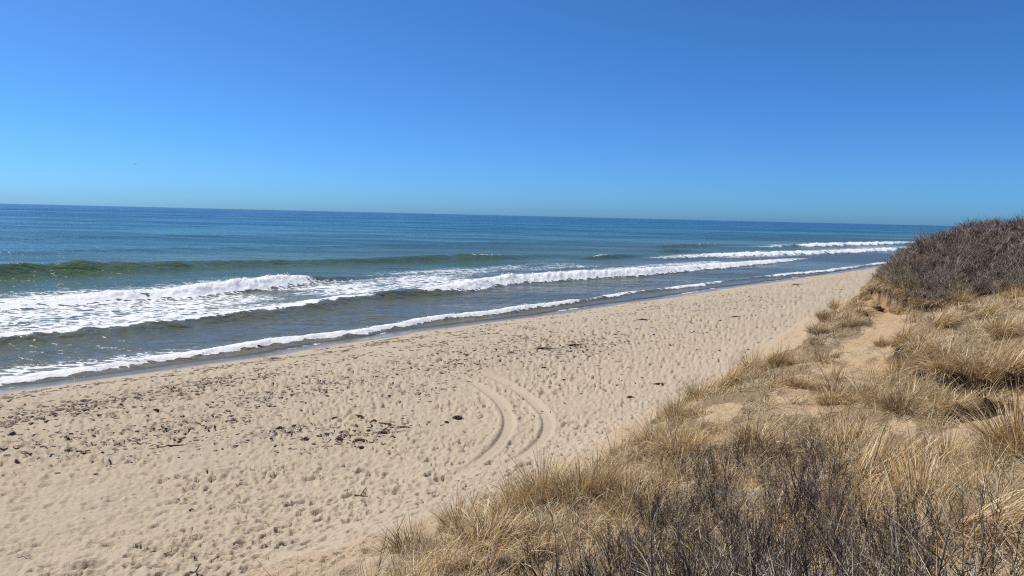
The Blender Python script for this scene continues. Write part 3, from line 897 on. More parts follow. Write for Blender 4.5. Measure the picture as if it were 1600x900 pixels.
    V, q, tr, C = blades(base, phi, th0, bend, ln, wd, tint)
    # broken straw lying flat between the tufts
    m = 62000
    dd = np.exp(rng.uniform(math.log(3.0), math.log(48), m)); aa = np.radians(rng.uniform(-18, 42, m))
    lx, ly = np.sin(aa) * dd, np.cos(aa) * dd
    lz = dune_height(lx, ly); lc, lt = cover_at(lx, ly, lz)
    tt, nn = tn(lx, ly)
    k = np.nonzero((rng.random(m) < np.clip(lc * 1.5, .03, 1) ** 1.2) & ~lt & (lz > beach_base(tt, nn) + .1) & (nn < 13))[0][:48000]
    lx, ly, lz, dd = lx[k], ly[k], lz[k], dd[k]; m = len(lx)
    V2, q2, t2, C2 = blades(np.stack([lx, ly, lz + rng.uniform(.005, .06, m)], 1), rng.uniform(0, 2 * np.pi, m), rng.uniform(1.25, 1.6, m), rng.uniform(-.1, .25, m),
                            rng.uniform(.14, .42, m), np.clip(0.005 + dd * 0.0005, 0.006, 0.024), straw(m), 2)
    o = len(V)
    V = np.concatenate([V, V2]); q = np.concatenate([q, q2 + o]); tr = np.concatenate([tr, t2 + o]); C = np.concatenate([C, C2])
    me = mesh_np('dune_grass', V, q, tr, True, colors=C)
    link('dune_grass', me, MAT_GRASS, kind='stuff', label='dry straw coloured beach grass spread over the dune', category='grass')
build_grass()

def tussock_mesh(name, nbl, rad, lmin, lmax, droop, lean, wd, seed, dark=1.0):
    N = nbl
    ph = rng.uniform(0, 2 * np.pi, N)
    rr = np.sqrt(rng.random(N)) * rad
    base = np.stack([rr * np.cos(ph), rr * np.sin(ph), np.full(N, -0.05)], 1)
    phi = ph + rng.normal(0, 0.5, N)
    cx = np.cos(phi) + lean * math.cos(WIND); cy = np.sin(phi) + lean * math.sin(WIND)
    phi = np.arctan2(cy, cx)
    th0 = np.clip(rr / rad * 0.75 + rng.normal(0, 0.16, N), 0.02, 1.3)
    bend = rng.uniform(0.15, droop, N)
    ln = rng.uniform(lmin, lmax, N) * (1.1 - 0.35 * rr / rad)
    V, q, tr, C = blades(base, phi, th0, bend, ln, rng.uniform(0.7, 1.3, N) * wd, straw(N) * dark)
    # brown thatch packed at the heart
    M = N // 3
    p2 = rng.uniform(0, 2 * np.pi, M); r2 = np.sqrt(rng.random(M)) * rad * 1.1
    b2 = np.stack([r2 * np.cos(p2), r2 * np.sin(p2), rng.uniform(-0.03, 0.10, M)], 1)
    V2, q2, t2, C2 = blades(b2, p2 + rng.normal(0, 1.2, M), rng.uniform(0.8, 1.7, M), rng.uniform(0, 0.7, M), rng.uniform(0.15, 0.4, M), np.full(M, wd), straw(M) * 0.6)
    o = len(V)
    return mesh_np(name, np.concatenate([V, V2]), np.concatenate([q, q2 + o]), np.concatenate([tr, t2 + o]), True, colors=np.concatenate([C, C2]))

TUS = {
    'upright': [tussock_mesh('tussock_upright', 420, 0.26, 0.45, 0.95, 0.9, 0.25, 0.008, 1) for _ in range(3)],
    'droop': [tussock_mesh('tussock_drooping', 460, 0.32, 0.45, 0.95, 2.3, 0.35, 0.010, 2) for _ in range(3)],
    'swept': [tussock_mesh('tussock_swept', 420, 0.30, 0.5, 1.05, 1.3, 1.5, 0.008, 3) for _ in range(3)],
    'brown': [tussock_mesh('tussock_brown', 420, 0.30, 0.35, 0.7, 1.5, 0.4, 0.009, 4, 0.68) for _ in range(2)],
}
def tussock(px, py, kind, size, label, rot=None, group=None):
    p = ground(px, py)
    k = TUS[kind][random.randrange(len(TUS[kind]))]
    o = link('grass_tussock', k, MAT_GRASS, label=label, category='grass', group=group or 'grass tussocks on the dune')
    o.location = p - np.array([0, 0, 0.04])
    o.rotation_euler = (random.uniform(-.18, .18), random.uniform(-.18, .18), random.uniform(-1.3, 1.3) if rot is None else rot)
    size *= 1.35 if px < 1230 else 1.15
    o.scale = (size, size, size * random.uniform(0.9, 1.1))
    return o
for a in [
    # tufts along the beach edge of the dune, from the bottom of the frame up to the bluff
    (640, 862, 'brown', 1.0, 'low brown grass tuft beside the thin dead stick at the sand edge'),
    (716, 818, 'upright', 0.9, 'small tuft with two tall stalks where sand meets the dune edge'),
    (800, 800, 'upright', 1.1, 'upright dense straw tussock at the dune edge below the tyre ruts'),
    (850, 780, 'upright', 1.25, 'tallest upright straw tussock below the lower end of the tyre ruts'),
    (905, 772, 'brown', 1.2, 'rounded brown tussock just right of the tall straw tussock below the ruts'),
    (940, 772, 'swept', 1.0, 'dark brown swept tussock with a shadowed hollow behind the rounded brown one'),
    (1030, 700, 'droop', 1.25, 'mop-like drooping tussock overhanging the sand at the dune corner'),
    (1062, 712, 'droop', 1.1, 'arching pale tussock over the dark hollow right of the dune corner'),
    (1058, 650, 'upright', 0.95, 'small spiky tussock on the beach edge behind the drooping corner tussock'),
    (1090, 622, 'upright', 1.0, 'pointed tussock on the beach edge where the dune line bends away'),
    (1140, 604, 'swept', 1.2, 'broad tussock on the dune edge above the pointed one'),
    (1178, 580, 'upright', 1.2, 'dark-tipped tussock crowning the dune edge in the middle distance'),
    (1218, 572, 'swept', 1.1, 'last tussock on the dune edge before the gap of bare sand'),
    # slope below the bluff
    (1275, 520, 'brown', 1.0, 'brown tuft at the foot of the narrow grass strip beyond the sand gap'),
    (1290, 500, 'brown', 1.1, 'brown tuft halfway up the narrow grass strip beside the beach'),
    (1305, 482, 'upright', 1.0, 'tuft topping the narrow grass strip that falls to the beach'),
    (1330, 505, 'droop', 1.0, 'flattened tuft between the grass strip and the bare orange sand'),
    (1350, 468, 'brown', 0.8, 'tiny tuft on bare sand below the turf blocks'),
    (1378, 540, 'droop', 0.7, 'lone little tuft in the pale sand chute below the orange scar'),
    # ledge with the dark hollows
    (1412, 540, 'swept', 1.3, 'big windswept tussock at the left end of the hollowed ledge'),
    (1440, 562, 'swept', 1.3, 'windswept tussock hanging over the first dark hollow of the ledge'),
    (1478, 576, 'droop', 1.3, 'drooping tussock between the two dark hollows of the ledge'),
    (1520, 588, 'droop', 1.3, 'drooping tussock curtaining the widest dark hollow of the ledge'),
    (1560, 590, 'swept', 1.3, 'tussock over the right end of the hollowed ledge'),
    (1592, 584, 'swept', 1.3, 'tussock at the picture edge on top of the hollowed ledge'),
    (1410, 640, 'brown', 1.2, 'bushy ginger tussock growing in front of the first dark hollow'),
    (1432, 622, 'brown', 1.1, 'ginger tussock tight against the face of the hollowed ledge'),
    (1378, 628, 'droop', 0.9, 'low tuft in the sand left of the ginger tussocks'),
    (1300, 628, 'droop', 0.9, 'small dark-hearted tuft on the bare patch in mid slope'),
    (1262, 606, 'droop', 0.9, 'sprawling tuft at the upper rim of the bare mid-slope patch'),
    (1470, 508, 'swept', 1.2, 'pale windblown tussock on the sand shelf under the bluff hollow'),
    (1540, 494, 'swept', 1.2, 'windblown tussock on the shelf below the grey thicket'),
    (1500, 470, 'upright', 1.0, 'bright straw tuft at the foot of the grey thicket'),
    (1584, 466, 'upright', 1.0, 'bright straw tuft at the thicket foot by the picture edge'),
    (1568, 520, 'droop', 1.2, 'twig-filled grey tussock on the shelf near the picture edge'),
    # near slope, right
    (1596, 700, 'upright', 1.5, 'large upright bronze tussock at the right edge in mid foreground'),
    (1560, 700, 'swept', 1.2, 'leaning bronze tussock left of the large one at the right edge'),
    (1380, 745, 'swept', 1.3, 'fan of long blades leaning over the middle of the near slope'),
    (1330, 700, 'swept', 1.0, 'leaning tuft above the long-bladed fan on the near slope'),
    (1440, 790, 'swept', 1.2, 'combed-over pale tussock beside the dead grey branches'),
    (1540, 840, 'swept', 1.2, 'combed-over tussock at the lower right corner of the slope'),
    (1480, 720, 'upright', 0.9, 'thin short tuft below the lower soil scar'),
    (1180, 700, 'droop', 1.0, 'matted tussock behind the tallest dark shrub'),
    (980, 800, 'upright', 0.9, 'pale tuft at the beach side of the near shrubs'),
    (760, 850, 'droop', 1.0, 'low matted tuft near the bottom of the dune edge'),
]:
    tussock(*a)

# ------------------------------------------------------------------ shrubs
class Tubes:
    def __init__(self): self.V = []; self.Q = []; self.C = []; self.n = 0
    def add(self, pts, rads, tint, sides=3, tip=None):
        pts = np.asarray(pts, float); k = len(pts)
        d = np.gradient(pts, axis=0); d /= np.linalg.norm(d, axis=1)[:, None] + 1e-9
        ref = np.array([0.3, 0.9, 0.2]) if abs(d[0, 1]) < 0.8 else np.array([1.0, 0.1, 0.1])
        a = np.cross(d, ref); a /= np.linalg.norm(a, axis=1)[:, None] + 1e-9
        b = np.cross(d, a)
        an = np.arange(sides) * 2 * np.pi / sides
        ring = pts[:, None] + (a[:, None] * np.cos(an)[None, :, None] + b[:, None] * np.sin(an)[None, :, None]) * np.asarray(rads)[:, None, None]
        self.V.append(ring.reshape(-1, 3))
        i = np.arange(k - 1)[:, None] * sides; j = np.arange(sides)[None, :]; j2 = (j + 1) % sides
        self.Q.append((np.stack([i + j, i + j2, i + sides + j2, i + sides + j], -1).reshape(-1, 4)) + self.n)
        c0 = np.asarray(tint); c1 = c0 if tip is None else np.asarray(tip)
        w = np.repeat(np.linspace(0, 1, k), sides)[:, None]
        self.C.append(c0 * (1 - w) + c1 * w)
        self.n += k * sides
    def mesh(self, name):
        return mesh_np(name, np.concatenate(self.V), np.concatenate(self.Q), None, True, colors=np.concatenate(self.C))

def unit(v): return v / (np.linalg.norm(v) + 1e-9)
BARK = [np.array(c) for c in ((0.055, 0.036, 0.026), (0.11, 0.080, 0.060), (0.25, 0.200, 0.155), (0.032, 0.022, 0.017), (0.42, 0.345, 0.265))]  # bark tones, dark and pale ends spread to paint sunlit glints on stems
def shrub_meshes(stems, height, spread, twigs, thick=1.25, pale=0.26):
    T1, T2 = Tubes(), Tubes()
    for s in range(stems):
        az = rng.uniform(0, 2 * np.pi); out = rng.uniform(0.0, spread)
        h = height * rng.uniform(0.6, 1.05)
        p = np.array([math.cos(az), math.sin(az), 0]) * rng.uniform(0, 0.22) * (0.5 + spread)
        d = unit(np.array([math.cos(az) * out, math.sin(az) * out, 1.0]))
        c = BARK[rng.choice(5, p=[.34, .28 - .0, .16, .16, .06])] if rng.random() > pale else BARK[4] * rng.uniform(0.7, 1.1)
        k = 7; P = [p]
        for i in range(k - 1):
            d = unit(d + rng.normal(0, 0.13, 3) + np.array([0, 0, 0.06]))
            P.append(P[-1] + d * h / (k - 1))
        P = np.array(P)
        rad = np.linspace(0.0058, 0.0016, k) * thick * rng.uniform(0.6, 1.35)
        T1.add(P, rad, c * 0.9, 4, c)
        for w in range(twigs):
            u = rng.uniform(0.2, 0.97) * (k - 1); i = int(u); f = u - i
            q = P[i] * (1 - f) + P[min(i + 1, k - 1)] * f
            dd = unit(P[min(i + 1, k - 1)] - P[i] + 1e-6)
            a2 = rng.uniform(0, 2 * np.pi)
            side = unit(np.cross(dd, np.array([math.cos(a2), math.sin(a2), 0.1])))
            td = unit(dd * rng.uniform(0.6, 1.1) + side * rng.uniform(0.35, 0.8))
            L = h * rng.uniform(0.10, 0.34) * (1.15 - 0.5 * u / (k - 1))
            Q = [q]
            for _ in range(3):
                td = unit(td + rng.normal(0, 0.17, 3) + np.array([0, 0, 0.10]))
                Q.append(Q[-1] + td * L / 3)
            c2 = c * rng.uniform(0.8, 1.25)
            T2.add(Q, np.linspace(0.0026, 0.0012, 4) * thick, c2)
            for _ in range(rng.integers(1, 4)):
                j = rng.integers(1, 4)
                sd_ = unit(td + rng.normal(0, 0.5, 3))
                l2 = L * rng.uniform(0.2, 0.5)
                T2.add([Q[j], Q[j] + sd_ * l2 * 0.5, Q[j] + unit(sd_ + np.array([0, 0, .3])) * l2], np.array([0.0019, 0.0015, 0.0010]) * thick, c2)
    return T1.mesh('shrub_stems'), T2.mesh('shrub_twigs')

SHR = [shrub_meshes(16, 0.85, 0.55, 9), shrub_meshes(20, 0.75, 0.8, 8), shrub_meshes(13, 1.0, 0.45, 10), shrub_meshes(18, 0.7, 1.0, 9, 1.25, 0.42), shrub_meshes(22, 0.6, 0.9, 8, 1.25, 0.5)]
SPARSE = [shrub_meshes(7, 1.0, 0.7, 10, 1.1, 0.0), shrub_meshes(8, 0.95, 0.9, 10, 1.2, 0.3)]
def shrub(p, data, size, label, group=None):
    root = link('bare_shrub', None, label=label, category='shrub', group=group)
    root.location = p - np.array([0, 0, 0.03])
    root.rotation_euler = (random.uniform(-0.08, 0.08), random.uniform(-0.08, 0.08), random.uniform(0, 6.28))
    root.scale = (size, size, size)
    link('stems', data[0], MAT_TWIG, root, kind='stuff')
    link('twigs', data[1], MAT_TWIG, root, kind='stuff')
    return root

def at_ground(x, y):
    return np.array([x, y, float(dune_height(np.array([x]), np.array([y]))[0])])
for px, py, kd, size, label in [
    (1205, 720, SPARSE[0], 1.0, 'tall dark shrub of upright red-brown wands rising in the middle of the slope'),
    (1262, 712, SPARSE[1], 0.8, 'crooked dark branch shrub standing right of the upright wands'),
    (1150, 730, SHR[0], 0.8, 'fine brown twiggy shrub left of the tall upright wands'),
    (1330, 800, SPARSE[1], 0.75, 'dead grey branching shrub with pale forked limbs on the straw'),
    (1395, 850, SPARSE[0], 0.8, 'black spreading shrub right of the pale forked limbs'),
    (1005, 815, SHR[2], 0.85, 'outermost thin shrub of the near thicket on its beach side'),
    (1078, 800, SHR[2], 0.9, 'dark slender shrub just inland of the outermost thin shrub'),
    (1585, 770, SPARSE[0], 0.7, 'small black twig bush at the right edge beyond the straw'),
    (870, 895, SPARSE[1], 0.75, 'sparse wiry shrub poking from the grass at the bottom edge'),
]:
    shrub(ground(px, py), kd, size, label, 'leafless shrubs on the near slope')

NEAR_SHRUBS = [(930, 900), (1120, 900), (1240, 900), (1360, 900), (1480, 905), (1500, 840), (1500, 880)]
cnt = 0
tries = 0
placed = []
cd_ = np.exp(rng.uniform(math.log(2.3), math.log(17), 9000)); ca_ = np.radians(rng.uniform(-6, 42, 9000))
cand = np.stack([np.sin(ca_) * cd_, np.cos(ca_) * cd_], 1)
cand = np.column_stack([cand, dune_height(cand[:, 0].copy(), cand[:, 1].copy())])
cand = cand[in_poly(*to_pix(cand), FG)]
for p in cand:
    if cnt >= 185:
        break
    x, y = p[0], p[1]; d = math.hypot(x, y)
    qx, qy = to_pix(p[None, :])
    if any(math.hypot(x - u, y - v) < 0.20 + 0.011 * d for u, v in placed):
        continue
    placed.append((x, y))
    k = random.randrange(5)
    look = ('upright brown', 'broad brown', 'tall slender', 'spreading grey', 'low dense pale grey')[k]
    where = 'on the beach side of' if qx[0] < 1040 else 'on the inland side of' if qx[0] > 1330 else 'at the upper fringe of' if qy[0] < 860 else 'deep in the middle of'
    shrub(p, SHR[k], random.uniform(0.7, 1.1), look + ' leafless shrub ' + where + ' the near thicket', look + ' shrubs ' + where + ' the near thicket')
    cnt += 1

# thicket on the bluff
def prisms(A, B, ra, rb, C):
    """many straight three-sided twigs in one numpy pass"""
    d = B - A; d /= np.linalg.norm(d, axis=1)[:, None] + 1e-9
    a = np.cross(d, np.array([0.31, 0.87, 0.22])); a /= np.linalg.norm(a, axis=1)[:, None] + 1e-9
    b = np.cross(d, a)
    V = []
    for P, r in ((A, ra), (B, rb)):
        for k in range(3):
            w = k * 2 * math.pi / 3
            V.append(P + (a * math.cos(w) + b * math.sin(w)) * r[:, None])
    V = np.stack(V, 1).reshape(-1, 3)
    q = np.arange(len(A))[:, None] * 6
    Q = np.concatenate([q + np.array([[k, (k + 1) % 3, 3 + (k + 1) % 3, 3 + k]]) for k in range(3)])
    return V, Q, np.repeat(C, 6, 0)

def build_thicket():
    K = 30000
    d = rng.uniform(38, 70, K); a = np.radians(rng.uniform(20, 46, K))
    x, y = np.sin(a) * d, np.cos(a) * d
    z = dune_height(x, y)
    cov, thick = cover_at(x, y, z)
    k = np.nonzero(thick)[0][:8000]
    x, y, z = x[k], y[k], z[k]
    N = len(x)
    hgt = rng.uniform(0.5, 1.05, N) * (1.0 + 1.0 * fbm(x / 2.2, y / 2.2, 3, 701))
    tonal = (1 + 0.55 * fbm(x / 1.8, y / 1.8, 3, 705))[:, None]
    b = np.stack([x, y, z - 0.05], 1)
    px, py = to_pix(b)
    c = np.array((0.18, 0.132, 0.102)) * (0.4 + 0.9 * rng.random((N, 1)))
    grey = rng.random(N) > 0.60 - 0.3 * fbm(x / 4, y / 4, 2, 711)
    c[grey] = np.array((0.36, 0.285, 0.22)) * rng.uniform(0.7, 1.2, (grey.sum(), 1))
    # younger red wood along the crest, straw mixed in at the seaward foot
    red = (sstep(372, 342, py) * 0.9)[:, None]
    c = c * (1 - red) + np.array((0.20, 0.115, 0.090)) * (0.6 + 0.7 * rng.random((N, 1))) * red
    st = (py > 448) & (rng.random(N) < 0.4) | (px < 1432) & (py > 415) & (rng.random(N) < 0.35)
    c[st] = np.array((0.34, 0.26, 0.14)) * rng.uniform(0.5, 1.1, (st.sum(), 1))
    c = c * tonal
    d0 = np.stack([rng.normal(0, .3, N), rng.normal(0, .3, N), np.ones(N)], 1); d0 /= np.linalg.norm(d0, axis=1)[:, None]
    A = [b]; B = [b + d0 * (hgt * 0.5)[:, None]]; ra = [np.full(N, .013)]; rb = [np.full(N, .010)]; C = [c * 0.8]
    for _ in range(8):
        s0 = b + d0 * (hgt * rng.uniform(0.12, 0.5, N))[:, None]
        dd = np.stack([rng.normal(0, .75, N), rng.normal(0, .75, N), np.full(N, 0.9)], 1); dd /= np.linalg.norm(dd, axis=1)[:, None]
        A.append(s0); B.append(s0 + dd * (hgt * rng.uniform(0.25, 0.62, N))[:, None])
        ra.append(np.full(N, .010)); rb.append(np.full(N, .005)); C.append(c * rng.uniform(0.7, 1.35, (N, 1)))
    V, Q, CC = prisms(*[np.concatenate(v) for v in (A, B, ra, rb, C)])
    link('shrub_thicket', mesh_np('shrub_thicket', V, Q, None, True, colors=CC), MAT_TWIG, kind='stuff', label='dense thicket of leafless grey shrubs covering the bluff', category='shrubs')
build_thicket()

# ------------------------------------------------------------------ turf blocks and roots at the scarp
def lump_mesh(name, sx, sy, sz, seed, grassy=True):
    import bmesh
    bm = bmesh.new()
    bmesh.ops.create_icosphere(bm, subdivisions=3, radius=1)
    for v in bm.verts:
        c = v.co
        k = 1 + 0.28 * math.sin(c.x * 3.1 + seed) * math.cos(c.y * 2.7 - seed) + 0.16 * math.sin(c.z * 7 + c.x * 5 + seed * 2) + random.uniform(-0.06, 0.06)
        v.co = Vector((c.x * sx * k, c.y * sy * k, max(c.z, -0.7) * sz * k))
    me = bpy.data.meshes.new(name); bm.to_mesh(me); bm.free()
    return me
for i, (px, py, sx, label) in enumerate([
    (1352, 464, .42, 'largest fallen turf block on the bare sand below the bluff'),
    (1362, 455, .34, 'fallen turf block tucked just under the bluff edge'),
    (1372, 469, .25, 'small turf clod between the larger blocks and the orange scar'),
    (1369, 484, .34, 'turf block lying lowest on the bare sand chute'),
    (1352, 494, .2, 'small clod beside the grass left of the lowest turf block')]):
    p = ground(px, py)
    o = link('turf_block', lump_mesh('turf_block', sx, sx * .6, sx * .42, i * 1.7), MAT_SOIL, label=label, category='turf', group='turf blocks fallen from the bluff')
    o.location = p + np.array([0, 0, sx * 0.16]); o.rotation_euler = (0.1, -0.15, i * 0.9)
    V, q, tr, C = blades(np.stack([rng.uniform(-sx * .6, sx * .6, 60), rng.uniform(-sx * .3, sx * .3, 60), np.full(60, sx * .28)], 1), rng.uniform(0, 6.28, 60), rng.uniform(.2, 1.3, 60), rng.uniform(0, 1, 60), rng.uniform(.1, .35, 60), np.full(60, .018), straw(60) * .7)
    link('grass_tuft', mesh_np('turf_tuft', V, q, tr, True, colors=C), MAT_GRASS, o)

# ------------------------------------------------------------------ seaweed, sticks
def weed_mesh(N, sx, sy, h, piece):
    V = []; Q = []; C = []
    # the matted heart that holds the clump together
    nr, na = 5, 14
    for i in range(nr):
        for j in range(na):
            a = j * 2 * math.pi / na; r = (i + .15) / (nr - 1) * (0.62 + 0.22 * math.sin(3 * a + N) + 0.12 * math.sin(7 * a))
            V.append(np.array([r * math.cos(a) * sx, r * math.sin(a) * sy, h * (1 - (i / (nr - 1)) ** 1.5) * random.uniform(.5, .9) - (0.03 if i == nr - 1 else 0)]))
            C.append(np.array((.055, .037, .025)) * random.uniform(.6, 1.5))
    for i in range(nr - 1):
        for j in range(na):
            Q.append((i * na + j, i * na + (j + 1) % na, (i + 1) * na + (j + 1) % na, (i + 1) * na + j))
    for i in range(N):
        r = min(abs(random.gauss(0, 0.45)), 0.85); a = random.uniform(0, 6.28)
        c = np.array([r * math.cos(a) * sx, r * math.sin(a) * sy, 0])
        top = h * math.exp(-r * r * 1.5) * random.uniform(0.2, 1.0)
        an = random.uniform(0, 6.28); L = piece * random.uniform(.5, 1.4); w = L * random.uniform(.18, .45)
        dx = np.array([math.cos(an), math.sin(an), 0]); dy = np.array([-dx[1], dx[0], 0])
        z0 = top + random.uniform(0, .012); zz = [z0 + random.uniform(-.02, .03) for _ in range(3)]
        b = len(V)
        for k, s in enumerate((-1, 0, 1)):
            ctr = c + dx * s * L / 2 + np.array([0, 0, max(zz[k], .004) + (0.02 if s == 0 else 0)])
            V += [ctr - dy * w / 2, ctr + dy * w / 2 + np.array([0, 0, random.uniform(-.01, .02)])]
        Q += [(b, b + 1, b + 3, b + 2), (b + 2, b + 3, b + 5, b + 4)]
        cc = np.array(random.choice([(.06, .04, .027), (.09, .06, .038), (.045, .032, .024), (.14, .095, .06)])) * random.uniform(.7, 1.2)
        C += [cc] * 6
    return mesh_np('seaweed_clump', np.array(V), np.array(Q), None, False, colors=np.array(C))
WEEDS = [weed_mesh(130, .42, .26, .10, .13), weed_mesh(110, .30, .30, .13, .12), weed_mesh(150, .75, .22, .07, .13), weed_mesh(80, .25, .16, .07, .10)]
def weed(px, py, k, size, label, group='seaweed clumps on the beach'):
    p = sand_point(px, py)
    o = link('seaweed_clump', WEEDS[k], MAT_WEED, label=label, category='seaweed', group=group)
    o.location = p; size *= 0.62 if p[1] < 34 else 0.5
    o.rotation_euler = (0, 0, random.uniform(-.4, .4) - 0.2); o.scale = (size, size, size)
for a in [
    (20, 679, 1, 1.2, 'dark seaweed clump at the left picture edge on the sand'),
    (68, 699, 2, 1.0, 'flat seaweed mat below the left edge clump'),
    (107, 705, 3, 1.2, 'small dark seaweed wad right of the flat mat at left'),
    (140, 630, 2, 0.9, 'seaweed streak on the upper sand near the surf at left'),
    (244, 641, 3, 1.3, 'compact seaweed wad alone on clean sand near the surf'),
    (269, 643, 3, 0.9, 'smaller seaweed wad beside the compact one near the surf'),
    (437, 670, 1, 1.1, 'bushy seaweed clump heading the group left of centre'),
    (461, 666, 0, 0.9, 'flat dark seaweed patch just beyond the bushy clump'),
    (477, 688, 1, 1.3, 'blackest seaweed clump left of centre'),
    (452, 677, 3, 1.0, 'small seaweed wad between the bushy and the blackest clump'),
    (524, 654, 0, 1.0, 'lone seaweed clump beyond the central wrack group'),
    (561, 650, 2, 0.8, 'thin seaweed streak farthest in the central wrack group'),
    (584, 660, 1, 1.3, 'black knot at the head of the long wrack streak in the centre'),
    (605, 664, 2, 1.2, 'long brown wrack streak trailing from the black knot'),
    (632, 668, 2, 0.9, 'thin tail of the long wrack streak in the centre'),
    (598, 677, 0, 1.2, 'brown wrack patch below the long wrack streak'),
    (530, 687, 0, 1.0, 'wrack patch at the near left of the central group'),
    (561, 690, 0, 1.4, 'largest wrack patch low in the central group'),
    (588, 693, 2, 1.0, 'wrack streak right of the largest patch'),
    (565, 700, 3, 1.1, 'small wad in front of the largest wrack patch'),
    (715, 653, 0, 1.3, 'dark seaweed clump left of the tyre ruts'),
    (698, 660, 3, 0.9, 'small wad beside the clump left of the tyre ruts'),
    (985, 621, 0, 1.2, 'dark clump on the sand right of the tyre ruts'),
    (944, 610, 3, 1.0, 'small dark wad beyond the clump right of the ruts'),
    (1030, 600, 2, 1.2, 'scattered weed patch near the dune corner'),
    (716, 754, 3, 0.9, 'dark wad at the lower end of the left rut'),
    (850, 575, 0, 1.2, 'weed clump on clean sand beyond the ruts'),
    (430, 560, 2, 1.5, 'dark weed line on the tide edge at the near surf'),
    (900, 540, 2, 2.4, 'wide brown wrack band in the middle distance'),
    (850, 545, 2, 2.2, 'near end of the wide wrack band in the middle distance'),
    (970, 524, 2, 1.8, 'far end of the wide wrack band in the middle distance'),
    (1005, 500, 2, 2.0, 'dark clump on the upper beach far along'),
    (1150, 495, 2, 1.6, 'dark log-like weed streak on the far sand'),
    (1245, 445, 2, 2.6, 'farthest brown wrack patch before the bluff'),
]:
    weed(*a)

def build_litter():
    N = 14000
    T = []
    k = 0
    X = np.empty((0, 2))
    # tide lines and loose patches
    t = rng.uniform(8, 200, 60000); n = rng.uniform(20, 49, 60000)
    dens = 0.5 * sstep(0.05, 0.4, fbm(t / 10, n / 3.0, 3, 801)) * sstep(26, 34, n)
    dens += 0.9 * np.exp(-((n - 44.8 - 1.2 * fbm(t / 8, n * 0, 2, 802)) / 0.7) ** 2) * sstep(60, 30, t)
    dens += 0.7 * np.exp(-((n - 40 - 3 * fbm(t / 20, n * 0, 2, 803)) / 1.1) ** 2) * sstep(-.1, .3, fbm(t / 9, n / 9, 2, 804))
    dens += 0.06
    k = rng.random(60000) < dens * np.clip(45 / (t + 8), .25, 1.0)
    t, n = t[k][:N], n[k][:N]
    x, y = xy(t, n)
    for cx, cy, s, m in [(560, 682, 1.6, 260), (450, 676, 1.1, 120), (880, 545, 4.5, 500), (60, 690, 2.0, 200), (300, 690, 2.0, 150), (1150, 470, 6, 200), (640, 610, 2.5, 150), (100, 640, 2.5, 300), (200, 622, 2.5, 300), (330, 600, 2.5, 300), (180, 692, 2.2, 220), (420, 625, 2.5, 220), (320, 655, 2.0, 150), (20, 660, 2, 200), (700, 560, 4, 250), (500, 600, 3, 250)]:
        c = sand_point(cx, cy)
        g = rng.normal(0, s, (m, 2))
        gx, gy = xy(g[:, 0], g[:, 1] * 0.45)
        x = np.concatenate([x, c[0] + gx]); y = np.concatenate([y, c[1] + gy])
    z = beach_height(x, y) + 0.006
    M = len(x); dist = np.hypot(x, y)
    an = rng.normal(math.radians(50), 0.7, M)
    L = rng.uniform(.06, .26, M) * np.clip(dist / 34, .6, 1.8); w = L * rng.uniform(.2, .5, M)
    dx = np.stack([np.cos(an), np.sin(an), np.zeros(M)], 1); dy = np.stack([-np.sin(an), np.cos(an), np.zeros(M)], 1)
    c = np.stack([x, y, z], 1); up = np.array([0, 0, 1.0])
    V = []
    for s in (-1, 0, 1):
        q = c + dx * (s * L / 2)[:, None] + up * ((rng.uniform(.003, .014, M) + (0.012 if s == 0 else 0))[:, None])
        V += [q - dy * (w / 2)[:, None], q + dy * (w / 2)[:, None]]
    V = np.stack(V, 1).reshape(-1, 3)
    b = np.arange(M)[:, None] * 6
    Q = np.concatenate([b + np.array([[0, 1, 3, 2]]), b + np.array([[2, 3, 5, 4]])])
    C = np.repeat(np.array([(.07, .048, .033), (.12, .08, .052), (.18, .125, .08)])[rng.integers(0, 3, M)], 6, 0)
    link('seaweed_litter', mesh_np('seaweed_litter', V, Q, None, False, colors=C), MAT_WEED, kind='stuff', label='crumbs of dried seaweed strewn over the beach sand', category='seaweed')
build_litter()

def stick(px, py, L, ang, tilt, rad, label, fork=True):
    p = sand_point(px, py); L *= 0.8; rad *= 0.8
    T = Tubes()
    pts = []; q = np.array([-L / 2, 0, 0.02])
    d = np.array([1.0, 0, 0])
    for i in range(7):
        pts.append(q.copy()); d = unit(d + rng.normal(0, .10, 3) * np.array([1, 1, .4])); q = q + d * L / 6
    pts = np.array(pts); pts[:, 2] = np.maximum(pts[:, 2], 0.015) + (pts[:, 0] + L / 2) * math.sin(tilt)
    c = np.array((.06, .043, .034))
    T.add(pts, np.linspace(rad, rad * .45, 7), c, 6)
    root = link('driftwood_stick', T.mesh('driftwood_stick'), MAT_TWIG, label=label, category='driftwood', group='driftwood sticks on the beach')
    root.location = p; root.rotation_euler = (0, 0, ang)
    if fork:
        T = Tubes(); T.add([pts[2], pts[2] + np.array([.1 * L, .12 * L, .22 * L]), pts[2] + np.array([.26 * L, .16 * L, .45 * L])], [rad * .7, rad * .55, rad * .3], c, 5)
        link('branch', T.mesh('driftwood_branch'), MAT_TWIG, root)
